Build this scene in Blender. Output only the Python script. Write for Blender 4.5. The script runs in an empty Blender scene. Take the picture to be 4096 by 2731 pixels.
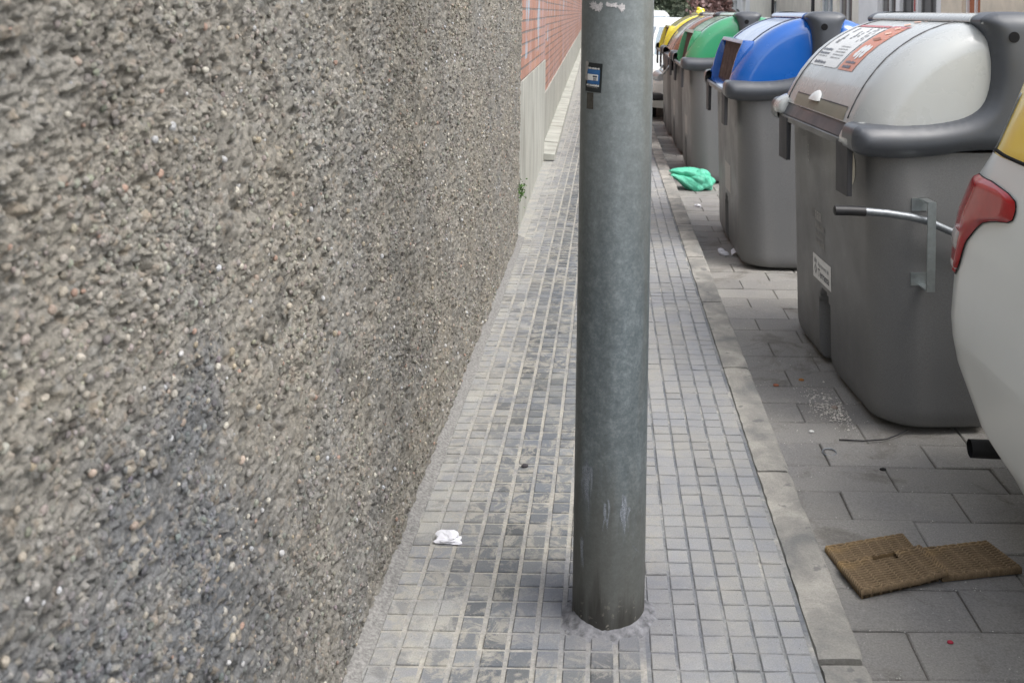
import bpy, bmesh, math, random
import numpy as np
from mathutils import Vector, Matrix
R = math.radians
random.seed(7); RNG = np.random.default_rng(7)
SC = bpy.context.scene
COL = SC.collection

# ------------------------------------------------------------------ camera
cam = bpy.data.cameras.new('camera'); camo = bpy.data.objects.new('camera', cam); COL.objects.link(camo)
camo.location = (0, 0, 1.57)
camo.rotation_euler = (R(90), R(0), 0)
camo.matrix_world = Matrix.Translation((0, 0, 1.57)) @ Matrix.Rotation(R(90), 4, 'X') @ Matrix.Rotation(R(0.92), 4, 'Z')
cam.sensor_width = 36.0; cam.lens = 34.88
cam.shift_x = -0.0933; cam.shift_y = -0.3213
cam.clip_start = 0.05; cam.clip_end = 600
cam.dof.use_dof = True; cam.dof.focus_distance = 3.3; cam.dof.aperture_fstop = 9.0
SC.camera = camo

# ------------------------------------------------------------------ light: overcast day
w = bpy.data.worlds.new('World'); SC.world = w; w.use_nodes = True
nt = w.node_tree; nt.nodes.clear()
sky = nt.nodes.new('ShaderNodeTexSky'); sky.sky_type = 'NISHITA'; sky.sun_disc = False
sky.sun_elevation = R(58); sky.sun_rotation = R(120); sky.air_density = 1.0; sky.dust_density = 4.0; sky.ozone_density = 1.0
hs = nt.nodes.new('ShaderNodeHueSaturation'); hs.inputs['Saturation'].default_value = 0.36
bg = nt.nodes.new('ShaderNodeBackground'); bg.inputs['Strength'].default_value = 0.15
wo = nt.nodes.new('ShaderNodeOutputWorld')
nt.links.new(sky.outputs[0], hs.inputs['Color']); nt.links.new(hs.outputs[0], bg.inputs[0]); nt.links.new(bg.outputs[0], wo.inputs[0])
sl = bpy.data.lights.new('sun', 'SUN'); sl.energy = 0.75; sl.angle = R(34); sl.color = (1.0, 0.985, 0.96)
so = bpy.data.objects.new('sun', sl); COL.objects.link(so)
so.rotation_euler = Vector((-0.46, 0.27, -0.85)).to_track_quat('-Z', 'Y').to_euler()
SC.view_settings.view_transform = 'Standard'; SC.view_settings.look = 'None'
SC.view_settings.gamma = 1.0; SC.view_settings.exposure = 1.08
SC.cycles.max_bounces = 6; SC.cycles.diffuse_bounces = 3; SC.cycles.glossy_bounces = 3; SC.cycles.use_denoising = True

# ------------------------------------------------------------------ helpers
ROAD = -0.13
def link(name, me, mat=None, parent=None):
    o = bpy.data.objects.new(name, me); COL.objects.link(o)
    if mat is not None:
        if isinstance(mat, (list, tuple)):
            for m in mat: me.materials.append(m)
        else: me.materials.append(mat)
    if parent is not None: o.parent = parent
    return o
def tag(o, label=None, cat=None, group=None, kind=None):
    if label: o['label'] = label
    if cat: o['category'] = cat
    if group: o['group'] = group
    if kind: o['kind'] = kind
    return o
def thing(name, label, cat, loc=(0, 0, 0), rz=0.0, group=None):
    o = bpy.data.objects.new(name, None); COL.objects.link(o); o.location = loc; o.rotation_euler = (0, 0, rz)
    o.empty_display_size = 0.1
    return tag(o, label, cat, group)
def mesh(name, verts, faces, mat=None, parent=None, smooth=False, angle=None):
    me = bpy.data.meshes.new(name); me.from_pydata([tuple(v) for v in verts], [], [tuple(f) for f in faces]); me.update()
    bm = bmesh.new(); bm.from_mesh(me); bmesh.ops.recalc_face_normals(bm, faces=bm.faces); bm.to_mesh(me); bm.free()
    if smooth or angle:
        me.polygons.foreach_set('use_smooth', [True] * len(me.polygons))
        if angle: me.set_sharp_from_angle(angle=R(angle))
    return link(name, me, mat, parent)
def bigmesh(name, V, F, mat=None, parent=None, smooth=True, color=None):
    """V (n,3) array, F (m,4) or (m,3) array; colour = (n,3) vertex tint"""
    me = bpy.data.meshes.new(name); n = len(V); k = F.shape[1]; m = len(F)
    me.vertices.add(n); me.vertices.foreach_set('co', np.ascontiguousarray(V, dtype=np.float32).ravel())
    me.loops.add(m * k); me.loops.foreach_set('vertex_index', np.ascontiguousarray(F, dtype=np.int32).ravel())
    me.polygons.add(m); me.polygons.foreach_set('loop_start', np.arange(0, m * k, k, dtype=np.int32))
    me.polygons.foreach_set('use_smooth', np.full(m, smooth)); me.update(calc_edges=True); me.validate()
    if color is not None:
        a = me.color_attributes.new('tint', 'FLOAT_COLOR', 'POINT')
        c = np.ones((n, 4), dtype=np.float32); c[:, :3] = color; a.data.foreach_set('color', c.ravel())
    return link(name, me, mat, parent)
def join(parts):
    V = []; F = []
    for v, f in parts:
        b = len(V); V += [tuple(p) for p in v]; F += [tuple(i + b for i in q) for q in f]
    return V, F
def boxg(x0, x1, y0, y1, z0, z1):
    v = [(x0, y0, z0), (x1, y0, z0), (x1, y1, z0), (x0, y1, z0), (x0, y0, z1), (x1, y0, z1), (x1, y1, z1), (x0, y1, z1)]
    return v, [(0, 3, 2, 1), (4, 5, 6, 7), (0, 1, 5, 4), (1, 2, 6, 5), (2, 3, 7, 6), (3, 0, 4, 7)]
def bevbox(name, x0, x1, y0, y1, z0, z1, r, mat, parent=None, seg=3):
    v, f = boxg(x0, x1, y0, y1, z0, z1)
    o = mesh(name, v, f, mat, parent)
    bm = bmesh.new(); bm.from_mesh(o.data)
    bmesh.ops.bevel(bm, geom=bm.edges[:], offset=r, segments=seg, profile=0.5, affect='EDGES')
    bm.to_mesh(o.data); bm.free()
    o.data.polygons.foreach_set('use_smooth', [True] * len(o.data.polygons)); o.data.set_sharp_from_angle(angle=R(50))
    return o
def tubeg(pts, r, n=14, cap=True):
    pts = [Vector(p) for p in pts]; V = []; F = []; rs = r if isinstance(r, (list, tuple)) else [r] * len(pts)
    up = None
    for i, p in enumerate(pts):
        d = (pts[min(i + 1, len(pts) - 1)] - pts[max(i - 1, 0)]).normalized()
        if up is None: up = Vector((0, 0, 1)) if abs(d.z) < 0.9 else Vector((0, 1, 0))
        a = d.cross(up).normalized(); b = a.cross(d).normalized()
        for k in range(n):
            t = 2 * math.pi * k / n; V.append(p + a * (rs[i] * math.cos(t)) + b * (rs[i] * math.sin(t)))
    for i in range(len(pts) - 1):
        for k in range(n): F.append((i * n + k, i * n + (k + 1) % n, (i + 1) * n + (k + 1) % n, (i + 1) * n + k))
    if cap: F.append(tuple(range(n - 1, -1, -1))); F.append(tuple(range((len(pts) - 1) * n, len(pts) * n)))
    return V, F
def smooth_poly(P, it=2, keep=()):
    """Chaikin on a closed outline, corner indexes in keep stay sharp"""
    P = [(np.array(p, float), i in keep) for i, p in enumerate(P)]
    for _ in range(it):
        Q = []
        for i in range(len(P)):
            (a, ka), (b, kb) = P[i], P[(i + 1) % len(P)]
            if ka: Q.append((a, True))
            else: Q.append((a * .75 + b * .25, False))
            if not kb: Q.append((a * .25 + b * .75, False))
        P = Q
    return np.array([p for p, k in P])
def pillow(P, y0, y1, r0=0.0, r1=0.0, weight=None, n=5, anchor=None, depth=.5, isc=1.0):
    """outline P (x,z) extruded along y from y0 to y1 with rounded rims (r0 at y0, r1 at y1)"""
    P = np.array(P, float); N = len(P)
    area = 0.5 * np.sum(P[:, 0] * np.roll(P[:, 1], -1) - np.roll(P[:, 0], -1) * P[:, 1])
    if area < 0: P = P[::-1]; weight = None if weight is None else np.array(weight)[::-1]
    t = np.roll(P, -1, 0) - np.roll(P, 1, 0); t /= np.linalg.norm(t, axis=1)[:, None] + 1e-9
    inn = np.stack([-t[:, 1], t[:, 0]], 1)
    W = np.ones(N) if weight is None else np.array(weight)
    s = 1 if y1 > y0 else -1
    L = []
    if r0 > 0:
        for k in range(n): th = math.pi / 2 * k / n; L.append((y0 + s * r0 * (1 - math.sin(th)), r0 * (1 - math.cos(th))))
        L = [(y0 + s * r0 * (1 - math.sin(math.pi / 2 * (1 - k / n))), r0 * (1 - math.cos(math.pi / 2 * (1 - k / n)))) for k in range(n)]
    L.append((y0 + s * r0, 0.0)); L.append((y1 - s * r1, 0.0))
    if r1 > 0:
        L += [(y1 - s * r1 * (1 - math.sin(math.pi / 2 * k / n)), r1 * (1 - math.cos(math.pi / 2 * k / n))) for k in range(1, n + 1)]
    V = []; F = []
    for y, ins in L:
        if anchor is not None: A_ = np.array(anchor); Q = A_ + (P - A_) * (1 - ins / depth)
        else: Q = P + inn * (ins * isc * W)[:, None]
        V += [(q[0], y, q[1]) for q in Q]
    for i in range(len(L) - 1):
        for k in range(N): F.append((i * N + k, i * N + (k + 1) % N, (i + 1) * N + (k + 1) % N, (i + 1) * N + k))
    F.append(tuple(range(N - 1, -1, -1))); F.append(tuple(range((len(L) - 1) * N, len(L) * N)))
    return V, F
# ---- numpy value noise
def vnoise(x, y, seed=0):
    xi = np.floor(x).astype(np.int64); yi = np.floor(y).astype(np.int64); fx = x - xi; fy = y - yi
    fx = fx * fx * (3 - 2 * fx); fy = fy * fy * (3 - 2 * fy)
    def h(a, b):
        v = (a * 374761393 + b * 668265263 + seed * 1442695041) & 0xffffffff
        v = ((v ^ (v >> 13)) * 1274126177) & 0xffffffff
        return ((v ^ (v >> 16)) & 0xffff) / 65535.0
    return (h(xi, yi) * (1 - fx) + h(xi + 1, yi) * fx) * (1 - fy) + (h(xi, yi + 1) * (1 - fx) + h(xi + 1, yi + 1) * fx) * fy
def fbm(x, y, o=4, seed=0, g=0.5):
    s = 0; a = 1; t = 0
    for i in range(o): s = s + a * vnoise(x * 2 ** i + 17.3 * i, y * 2 ** i + 9.1 * i, seed + i); t += a; a *= g
    return s / t
def blobs(x, y, cell, seed, rmin=.25, rmax=.62):
    """domes scattered on a jittered grid: (height 0..1, random id of the dome)"""
    u = x / cell; v = y / cell; ui = np.floor(u).astype(np.int64); vi = np.floor(v).astype(np.int64)
    best = np.zeros_like(u); bid = np.zeros_like(u)
    def h(a, b, s):
        q = (a * 374761393 + b * 668265263 + (seed * 7 + s) * 1442695041) & 0xffffffff
        q = ((q ^ (q >> 13)) * 1274126177) & 0xffffffff
        return ((q ^ (q >> 16)) & 0xffff) / 65535.0
    for a in (-1, 0, 1):
        for b in (-1, 0, 1):
            cx = ui + a; cy = vi + b
            px = cx + .15 + .7 * h(cx, cy, 1); py = cy + .15 + .7 * h(cx, cy, 2); r = rmin + (rmax - rmin) * h(cx, cy, 3)
            el = .7 + .6 * h(cx, cy, 4); an = h(cx, cy, 5) * 3.14; dx = u - px; dy = v - py
            ex = (dx * np.cos(an) + dy * np.sin(an)) * el; ey = (-dx * np.sin(an) + dy * np.cos(an)) / el
            q = np.clip(1 - (ex * ex + ey * ey) / (r * r), 0, 1); q = np.sqrt(q) * r / rmax
            m = q > best; best = np.where(m, q, best); bid = np.where(m, h(cx, cy, 6), bid)
    return best, bid
# ------------------------------------------------------------------ materials
class NT:
    def __init__(s, name, rough=0.6, spec=0.5, metal=0.0):
        s.m = bpy.data.materials.new(name); s.m.use_nodes = True; s.t = s.m.node_tree
        s.b = s.t.nodes['Principled BSDF']; s.b.inputs['Roughness'].default_value = rough
        s.b.inputs['Specular IOR Level'].default_value = spec; s.b.inputs['Metallic'].default_value = metal
        s.tc = s.t.nodes.new('ShaderNodeTexCoord'); s.obj = s.tc.outputs['Object']
    def n(s, t, **k):
        q = s.t.nodes.new(t)
        for a, b in k.items(): setattr(q, a, b)
        return q
    def lk(s, a, b): s.t.links.new(a, b)
    def map(s, scale=(1, 1, 1), loc=(0, 0, 0)):
        q = s.n('ShaderNodeMapping'); q.inputs['Scale'].default_value = scale; q.inputs['Location'].default_value = loc; s.lk(s.obj, q.inputs[0]); return q.outputs[0]
    def noise(s, scale, detail=4, rough=.6, vec=None, dist=0.0):
        q = s.n('ShaderNodeTexNoise'); q.inputs['Scale'].default_value = scale; q.inputs['Detail'].default_value = detail
        q.inputs['Roughness'].default_value = rough; q.inputs['Distortion'].default_value = dist; s.lk(vec or s.obj, q.inputs['Vector']); return q.outputs['Fac']
    def vor(s, scale, vec=None, feature='F1', out='Distance'):
        q = s.n('ShaderNodeTexVoronoi', feature=feature); q.inputs['Scale'].default_value = scale; s.lk(vec or s.obj, q.inputs['Vector']); return q.outputs[out]
    def ramp(s, fac, stops):
        q = s.n('ShaderNodeValToRGB'); e = q.color_ramp.elements
        while len(e) < len(stops): e.new(.5)
        for i, (p, c) in enumerate(stops):
            e[i].position = p; e[i].color = (c, c, c, 1) if isinstance(c, (int, float)) else (*c, 1)
        s.lk(fac, q.inputs[0]); return q.outputs['Color']
    def mix(s, fac, a, b, mode='MIX'):
        q = s.n('ShaderNodeMix', data_type='RGBA', blend_type=mode)
        for sock, v in ((q.inputs[0], fac), (q.inputs[6], a), (q.inputs[7], b)):
            if isinstance(v, (int, float)): sock.default_value = v
            elif isinstance(v, tuple): sock.default_value = (*v, 1) if len(v) == 3 else v
            else: s.lk(v, sock)
        return q.outputs[2]
    def math(s, op, a, b=0.0, c=0.0):
        q = s.n('ShaderNodeMath', operation=op)
        for i, v in enumerate((a, b, c)):
            if isinstance(v, (int, float)): q.inputs[i].default_value = v
            else: s.lk(v, q.inputs[i])
        return q.outputs[0]
    def sep(s, vec=None):
        q = s.n('ShaderNodeSeparateXYZ'); s.lk(vec or s.obj, q.inputs[0]); return q.outputs
    def bump(s, h, strength=.3, dist=.01):
        q = s.n('ShaderNodeBump'); q.inputs['Strength'].default_value = strength; q.inputs['Distance'].default_value = dist; s.lk(h, q.inputs['Height']); s.lk(q.outputs[0], s.b.inputs['Normal'])
    def col(s, c):
        if isinstance(c, tuple): s.b.inputs['Base Color'].default_value = (*c, 1)
        else: s.lk(c, s.b.inputs['Base Color'])
        return s
    def rgh(s, f): s.lk(f, s.b.inputs['Roughness'])
def plain(name, c, rough=.5, spec=.5, metal=0.0, var=.12, scale=20, bump=0.0, bscale=200):
    k = NT(name, rough, spec, metal); f = k.noise(scale, 4)
    a = tuple(x * (1 - var) for x in c); b = tuple(min(1, x * (1 + var)) for x in c)
    k.col(k.ramp(f, [(.3, a), (.7, b)]))
    if bump: k.bump(k.noise(bscale, 3), bump, .002)
    return k.m
def tint_node(k):
    q = k.n('ShaderNodeAttribute'); q.attribute_name = 'tint'; return q.outputs['Color']

def smear(k, c):
    xx = k.sep()[0]; m1 = k.noise(3.8, 9, .74, dist=.5); wx_ = k.math('MULTIPLY', k.math('MAXIMUM', k.math('SUBTRACT', -.33, xx), 0.0), .75)
    m_ = k.ramp(k.math('ADD', m1, wx_), [(.60, 0.0), (.67, .9)]); tone_ = k.ramp(k.noise(8, 5, .65), [(.3, (.26, .268, .275)), (.55, (.345, .338, .31)), (.75, (.39, .37, .32))])
    right_ = k.math('LESS_THAN', xx, .12); q_ = k.mix(k.math('MULTIPLY', m_, k.math('ADD', k.math('MULTIPLY', right_, .8), .2)), c, tone_)
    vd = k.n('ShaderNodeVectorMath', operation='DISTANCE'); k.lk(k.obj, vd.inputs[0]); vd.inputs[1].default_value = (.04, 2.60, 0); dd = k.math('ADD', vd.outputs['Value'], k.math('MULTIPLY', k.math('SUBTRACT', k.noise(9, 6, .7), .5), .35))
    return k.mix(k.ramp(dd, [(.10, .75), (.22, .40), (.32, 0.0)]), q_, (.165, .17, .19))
# pebbledash
k = NT('roughcast_mortar', .93, .25)
t = tint_node(k)
big = k.ramp(k.noise(1.9, 4, .6), [(.32, (.92, .935, .96)), (.62, (1.04, 1.02, .98))])
c = k.mix(1.0, t, big, 'MULTIPLY')
fine = k.ramp(k.noise(230, 6, .75), [(.3, .62), (.72, 1.34)])
c = k.mix(1.0, c, fine, 'MULTIPLY'); k.col(c)
k.bump(k.mix(.5, k.noise(160, 6, .75), k.noise(520, 3, .7)), .85, .006)
M_ROUGH = k.m
# sidewalk tiles
k = NT('cement_tile', .88, .3)
t = tint_node(k)
n1 = k.ramp(k.noise(3.2, 5, .65), [(.35, (.84, .87, .93)), (.65, (1.08, 1.06, 1.0))])
dust = k.ramp(k.noise(17, 7, .75, dist=.8), [(.48, 0.0), (.57, 1.0)])
xx = k.sep()[0]
dustm = k.math('MULTIPLY', k.ramp(k.noise(2.1, 3, .5), [(.32, 0.3), (.55, 1.0)]), k.ramp(k.math('ADD', xx, .5), [(.35, 1.0), (.63, .85), (.70, .25)]))
c = k.mix(1.0, t, n1, 'MULTIPLY')
c = k.mix(k.math('MULTIPLY', k.math('MULTIPLY', dust, dustm), .85), c, (.33, .315, .275))
c = smear(k, c)
c = k.mix(1.0, c, k.ramp(k.noise(300, 4, .7), [(.3, .80), (.7, 1.18)]), 'MULTIPLY')
sp = k.ramp(k.vor(90), [(.05, .25), (.12, 1.0)])
spm = k.ramp(k.noise(9, 2), [(.52, 0.0), (.60, 1.0)])
c = k.mix(spm, c, k.mix(1.0, c, sp, 'MULTIPLY')); k.col(c)
k.bump(k.mix(.4, k.noise(220, 5, .7), k.noise(45, 6, .7)), .6, .003)
M_TILE = k.m
k = NT('groove_cement', .95, .2)
x = k.sep()[0]
side = k.math('GREATER_THAN', x, .12)
nn = k.noise(7, 5, .65)
left = k.ramp(nn, [(.35, (.25, .252, .25)), (.6, (.38, .362, .32))])
right = k.ramp(k.noise(5, 6, .7), [(.40, (.15, .16, .175)), (.54, (.235, .24, .24)), (.66, (.40, .385, .35))])
c = k.mix(side, left, right)
c = smear(k, c)
c = k.mix(1.0, c, k.ramp(k.noise(120, 4, .7), [(.3, .75), (.7, 1.2)]), 'MULTIPLY'); k.col(c)
k.bump(k.noise(150, 5, .7), .6, .003)
M_GROOVE = k.m
k = NT('kerb_concrete', .9, .3)
c = k.ramp(k.noise(4.5, 6, .65, dist=.4), [(.34, (.19, .19, .185)), (.5, (.29, .28, .255)), (.66, (.42, .40, .36))])
c = k.mix(1.0, c, k.ramp(k.noise(180, 5, .7), [(.3, .8), (.7, 1.15)]), 'MULTIPLY')
c = k.mix(k.ramp(k.noise(14, 3, .5), [(.64, 0.0), (.68, .6)]), c, (.12, .12, .125)); k.col(c)
k.bump(k.noise(60, 7, .7), .6, .008)
M_KERB = k.m
# road slabs
k = NT('road_slab', .9, .3)
t = tint_node(k)
c = k.mix(1.0, t, k.ramp(k.noise(1.7, 5, .6), [(.32, (.84, .84, .86)), (.66, (1.1, 1.08, 1.03))]), 'MULTIPLY')
c = k.mix(k.ramp(k.noise(3.1, 6, .68, dist=.7), [(.54, 0.0), (.64, .5)]), c, (.125, .112, .095))
c = k.mix(k.ramp(k.noise(4.3, 6, .7, vec=k.map(loc=(3, 8, 0))), [(.60, 0.0), (.72, .4)]), c, (.38, .36, .32))
c = k.mix(1.0, c, k.ramp(k.noise(160, 6, .75), [(.28, .66), (.72, 1.3)]), 'MULTIPLY')
wsp = k.ramp(k.vor(38), [(.045, 1.0), (.07, 0.0)]); wm = k.ramp(k.noise(11, 3), [(.50, 0.0), (.60, .8)])
c = k.mix(k.math('MULTIPLY', wsp, wm), c, (.55, .54, .5)); k.col(c)
k.bump(k.noise(240, 6, .75), .5, .003)
M_SLAB = k.m
M_JOINT = plain('joint_dirt', (.17, .16, .142), .95, .2, var=.35, scale=60, bump=.5, bscale=150)
M_ASPH = plain('street_asphalt', (.16, .158, .152), .92, .3, var=.18, scale=2.5, bump=.5, bscale=300)
# bricks
k = NT('painted_brick', .85, .3)
v = k.n('ShaderNodeCombineXYZ'); s3 = k.sep(); k.lk(s3[1], v.inputs[0]); k.lk(s3[2], v.inputs[1])
br = k.n('ShaderNodeTexBrick'); br.offset = .5
br.inputs['Scale'].default_value = 1.0; br.inputs['Brick Width'].default_value = .30; br.inputs['Row Height'].default_value = .088
br.inputs['Mortar Size'].default_value = .009; br.inputs['Mortar Smooth'].default_value = .2; br.inputs['Bias'].default_value = 0
br.inputs['Color1'].default_value = (.45, .25, .185, 1); br.inputs['Color2'].default_value = (.37, .19, .14, 1); br.inputs['Mortar'].default_value = (.20, .16, .14, 1)
k.lk(v.outputs[0], br.inputs['Vector'])
streak = k.ramp(k.noise(1.0, 6, .65, vec=k.map((1, 3.0, .6))), [(.46, 0.0), (.66, .75)])
c = k.mix(streak, br.outputs['Color'], (.42, .34, .36))
blue = k.ramp(k.noise(1.0, 3, .5, vec=k.map((1, 2.6, 1.4), (0, 4.2, 0))), [(.60, 0.0), (.68, .7)])
hi = k.ramp(s3[2], [(0.0, 0.0), (.35, 0.0), (1.0, 1.0)])
zz = k.math('MULTIPLY', k.math('GREATER_THAN', s3[2], 1.2), blue)
c = k.mix(zz, c, (.35, .48, .58))
c = k.mix(1.0, c, k.ramp(k.noise(40, 4, .6), [(.3, .85), (.7, 1.15)]), 'MULTIPLY'); k.col(c)
k.bump(k.mix(.35, br.outputs['Fac'], k.noise(80, 4)), .9, -.012)
M_BRICK = k.m
k = NT('render_plinth', .9, .25)
c = k.ramp(k.noise(1.0, 6, .65, vec=k.map((3, 5, 1.2))), [(.3, (.27, .27, .24)), (.55, (.42, .42, .38)), (.75, (.50, .49, .44))])
c = k.mix(k.ramp(k.noise(3, 5, .7, vec=k.map((1, 4, 1.0))), [(.5, 0.0), (.7, .45)]), c, (.22, .19, .15)); k.col(c)
k.bump(k.noise(70, 6, .7), .4, .005)
M_PLINTH = k.m
# galvanised pole
k = NT('galvanised_steel', .45, .5, .25)
s3 = k.sep()
sp = k.mix(.35, k.noise(110, 6, .8), k.noise(34, 4, .6))
c = k.ramp(sp, [(.36, (.085, .104, .114)), (.5, (.134, .160, .172)), (.64, (.215, .243, .255))])
c = k.mix(1.0, c, k.ramp(k.noise(1.0, 5, .6, vec=k.map((14, 14, 1.4))), [(.3, .72), (.7, 1.25)]), 'MULTIPLY')
fz = k.math('ADD', s3[2], k.math('MULTIPLY', k.math('SUBTRACT', k.noise(1.0, 5, .6, vec=k.map((22, 22, 2.2))), .5), .45))
dirt = k.ramp(fz, [(0.02, .85), (.26, .66), (.46, .15), (.8, 0.0)])
c = k.mix(dirt, c, (.098, .096, .084))
blk_ = k.ramp(fz, [(-.05, 1.0), (.10, .0)]); c = k.mix(k.math('MULTIPLY', blk_, .8), c, (.03, .028, .025))
c = k.mix(k.math('MULTIPLY', k.ramp(k.noise(70, 3, .6), [(.62, 0.0), (.70, 1.0)]), k.ramp(s3[2], [(.0, .8), (.10, .0)])), c, (.3, .28, .24))
up = k.ramp(k.math('SUBTRACT', fz, 0.75), [(0.0, 0.0), (.5, .35)])
c = k.mix(up, c, (.28, .30, .29))
stn = k.ramp(k.noise(1.0, 4, .6, vec=k.map((9, 9, .9), (3, 1, 2))), [(.58, 0.0), (.72, .45)])
c = k.mix(stn, c, (.12, .115, .095))
k.col(c); k.rgh(k.ramp(dirt, [(0.0, .42), (1.0, .8)]))
k.bump(k.noise(140, 5, .6), .12, .003)
M_POLE = k.m
# plastics
def plastic(name, c, rough, dirt=.2, dirtcol=(.30, .28, .25), grain=0.15, spec=.5, coat=0.0):
    k = NT(name, rough, spec)
    f = k.noise(1.0, 5, .6, vec=k.map((3, 3, 1.1)))
    cc = k.mix(k.ramp(f, [(.4, 0.0), (.75, dirt)]), c, dirtcol)
    cc = k.mix(1.0, cc, k.ramp(k.noise(420, 2, .5), [(.3, 1 - grain * .6), (.7, 1 + grain * .6)]), 'MULTIPLY')
    st = k.ramp(k.noise(1.0, 4, .7, vec=k.map((60, 60, 5))), [(.62, 0.0), (.72, .12)])
    cc = k.mix(st, cc, tuple(min(1, x * .72) for x in c)); k.col(cc)
    k.rgh(k.ramp(k.noise(5, 5, .6), [(.3, max(.05, rough - .08)), (.7, rough + .14)]))
    k.bump(k.noise(330, 3, .5), .06 + grain * .3, .0015)
    if coat: k.b.inputs['Coat Weight'].default_value = coat; k.b.inputs['Coat Roughness'].default_value = .08
    return k.m
M_BODY = plastic('container_grey', (.156, .158, .160), .42, .42, (.222, .214, .20), .35)
M_CAP = plastic('moulded_dark_grey', (.066, .073, .085), .34, .25, (.13, .13, .13), .12)
M_DARK = plastic('flap_dark_grey', (.055, .056, .062), .6, .3, (.13, .12, .11), .2)
M_LIDG = plastic('lid_pale_grey', (.46, .48, .475), .26, .35, (.42, .405, .375), .05, .5, .35)
M_LIDB = plastic('lid_blue', (.006, .115, .47), .18, .12, (.06, .16, .40), .06, .7, .9)
M_LIDV = plastic('lid_green', (.045, .32, .14), .18, .15, (.15, .30, .18), .06, .7, .9)
M_LIDM = plastic('lid_brown', (.22, .095, .050), .22, .2, (.30, .19, .14), .06, .7, .9)
M_LIDY = plastic('lid_yellow', (.78, .66, .03), .22, .12, (.6, .52, .2), .06, .7, .9)
M_RUBBER = plain('rubber_curtain', (.115, .080, .068), .7, .3, var=.3, scale=30)
M_BLACK = plain('black_gap', (.008, .008, .009), .8, .2)
M_BLKPL = plain('black_plastic', (.022, .022, .024), .5, .5)
M_STEEL = plain('zinc_steel', (.50, .54, .55), .28, .5, .85, var=.12, scale=60)
M_STEELD = plain('dull_steel', (.27, .29, .31), .5, .5, .8, var=.2, scale=80)
M_WHITE = plain('sticker_white', (.72, .72, .70), .45, .5, var=.05)
M_CREAM = plain('sticker_cream', (.62, .58, .48), .5, .5, var=.06)
M_ORANGE = plain('sticker_orange', (.55, .155, .055), .45, .5, var=.08)
M_RED = plain('sticker_red', (.42, .05, .05), .45, .5, var=.08)
M_INK = plain('print_dark', (.07, .075, .10), .55, .4, var=.1)
M_INKG = plain('print_grey', (.28, .29, .30), .55, .4, var=.1)
M_STAMP = plain('stamp_white', (.42, .41, .39), .6, .4, var=.15, scale=90)
M_STAMPF = plain('stamp_faint', (.25, .245, .235), .6, .4, var=.15, scale=90)
M_STKBLK = plain('sticker_black', (.016, .020, .022), .45, .5)
M_STKBLU = plain('sticker_blue', (.03, .12, .30), .42, .5, var=.25, scale=40)
for m_ in (M_WHITE, M_ORANGE, M_RED, M_INK): m_.node_tree.nodes['Principled BSDF'].inputs['Coat Weight'].default_value = .45; m_.node_tree.nodes['Principled BSDF'].inputs['Coat Roughness'].default_value = .15
M_PAPER = plain('paper_white', (.74, .74, .78), .8, .3, var=.04)
M_TORN = plain('torn_paper', (.34, .33, .31), .9, .2, var=.15, scale=150)

# ------------------------------------------------------------------ ground, road, sidewalk, kerb
v, f = boxg(-40, 60, -6, 150, ROAD - .3, ROAD - .03)
tag(mesh('ground', v, f, M_ASPH), kind='structure')
# road slabs 0.40 x 0.20 in running bond, each bevelled
def bevtiles(cells, z0, z1, bev, tint, tilt=0.0):
    """cells: list of (x0,x1,y0,y1); returns V,F,C of open boxes with chamfered tops"""
    A = np.array(cells); n = len(A); V = np.zeros((n, 12, 3)); x0, x1, y0, y1 = A.T
    tz = RNG.normal(0, tilt, (n, 3)) if tilt else np.zeros((n, 3))
    def ring(i, ins, z):
        P = [(x0 + ins, y0 + ins), (x1 - ins, y0 + ins), (x1 - ins, y1 - ins), (x0 + ins, y1 - ins)]
        for j, (px, py) in enumerate(P):
            V[:, i + j, 0] = px; V[:, i + j, 1] = py
            V[:, i + j, 2] = z + (tz[:, 0] + tz[:, 1] * (1 if j in (1, 2) else -1) + tz[:, 2] * (1 if j > 1 else -1)) * (1 if z > z0 else 0)
    ring(0, 0, z0); ring(4, 0.0, z1 - bev); ring(8, bev, z1)
    q = []
    for b in (0, 4):
        for j in range(4): q.append((b + j, b + (j + 1) % 4, b + 4 + (j + 1) % 4, b + 4 + j))
    q.append((8, 9, 10, 11)); q = np.array(q)
    F = (np.arange(n)[:, None, None] * 12 + q[None]).reshape(-1, 4)
    C = np.repeat(tint, 12, 0)
    return V.reshape(-1, 3), F, C
cells = []
row = 0; y = 1.55
while y < 36:
    x = .665 + (-.2 if row % 2 else 0.0) + RNG.normal(0, .012)
    g = .0022
    while x < 3.3:
        xa = max(x, .668); xb = x + .40
        if xb - xa > .04: cells.append((xa + g, xb - g, y + g, y + .2 - g))
        x += .40
    y += .2; row += 1
n = len(cells); lum = np.clip(RNG.normal(.262, .016, n), .20, .32)
A = np.array(cells); pat = fbm(A[:, 0] * 1.3, A[:, 1] * .9, 3, 5)
lum *= .8 + .42 * pat
tint = np.stack([lum * 1.0, lum * .975, lum * .93], 1)
V, F, C = bevtiles(cells, ROAD - .03, ROAD, .004, tint, .0012)
tag(bigmesh('road', V, F, M_SLAB, smooth=False, color=C), kind='structure')
v, f = boxg(.66, 3.6, 1.3, 36.2, ROAD - .05, ROAD - .008)
tag(mesh('road_joints', v, f, M_JOINT), kind='structure')
v, f = boxg(3.3, 8.6, -3, 80, ROAD - .028, ROAD - .004)
tag(mesh('street', v, f, M_ASPH), kind='structure')

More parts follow.
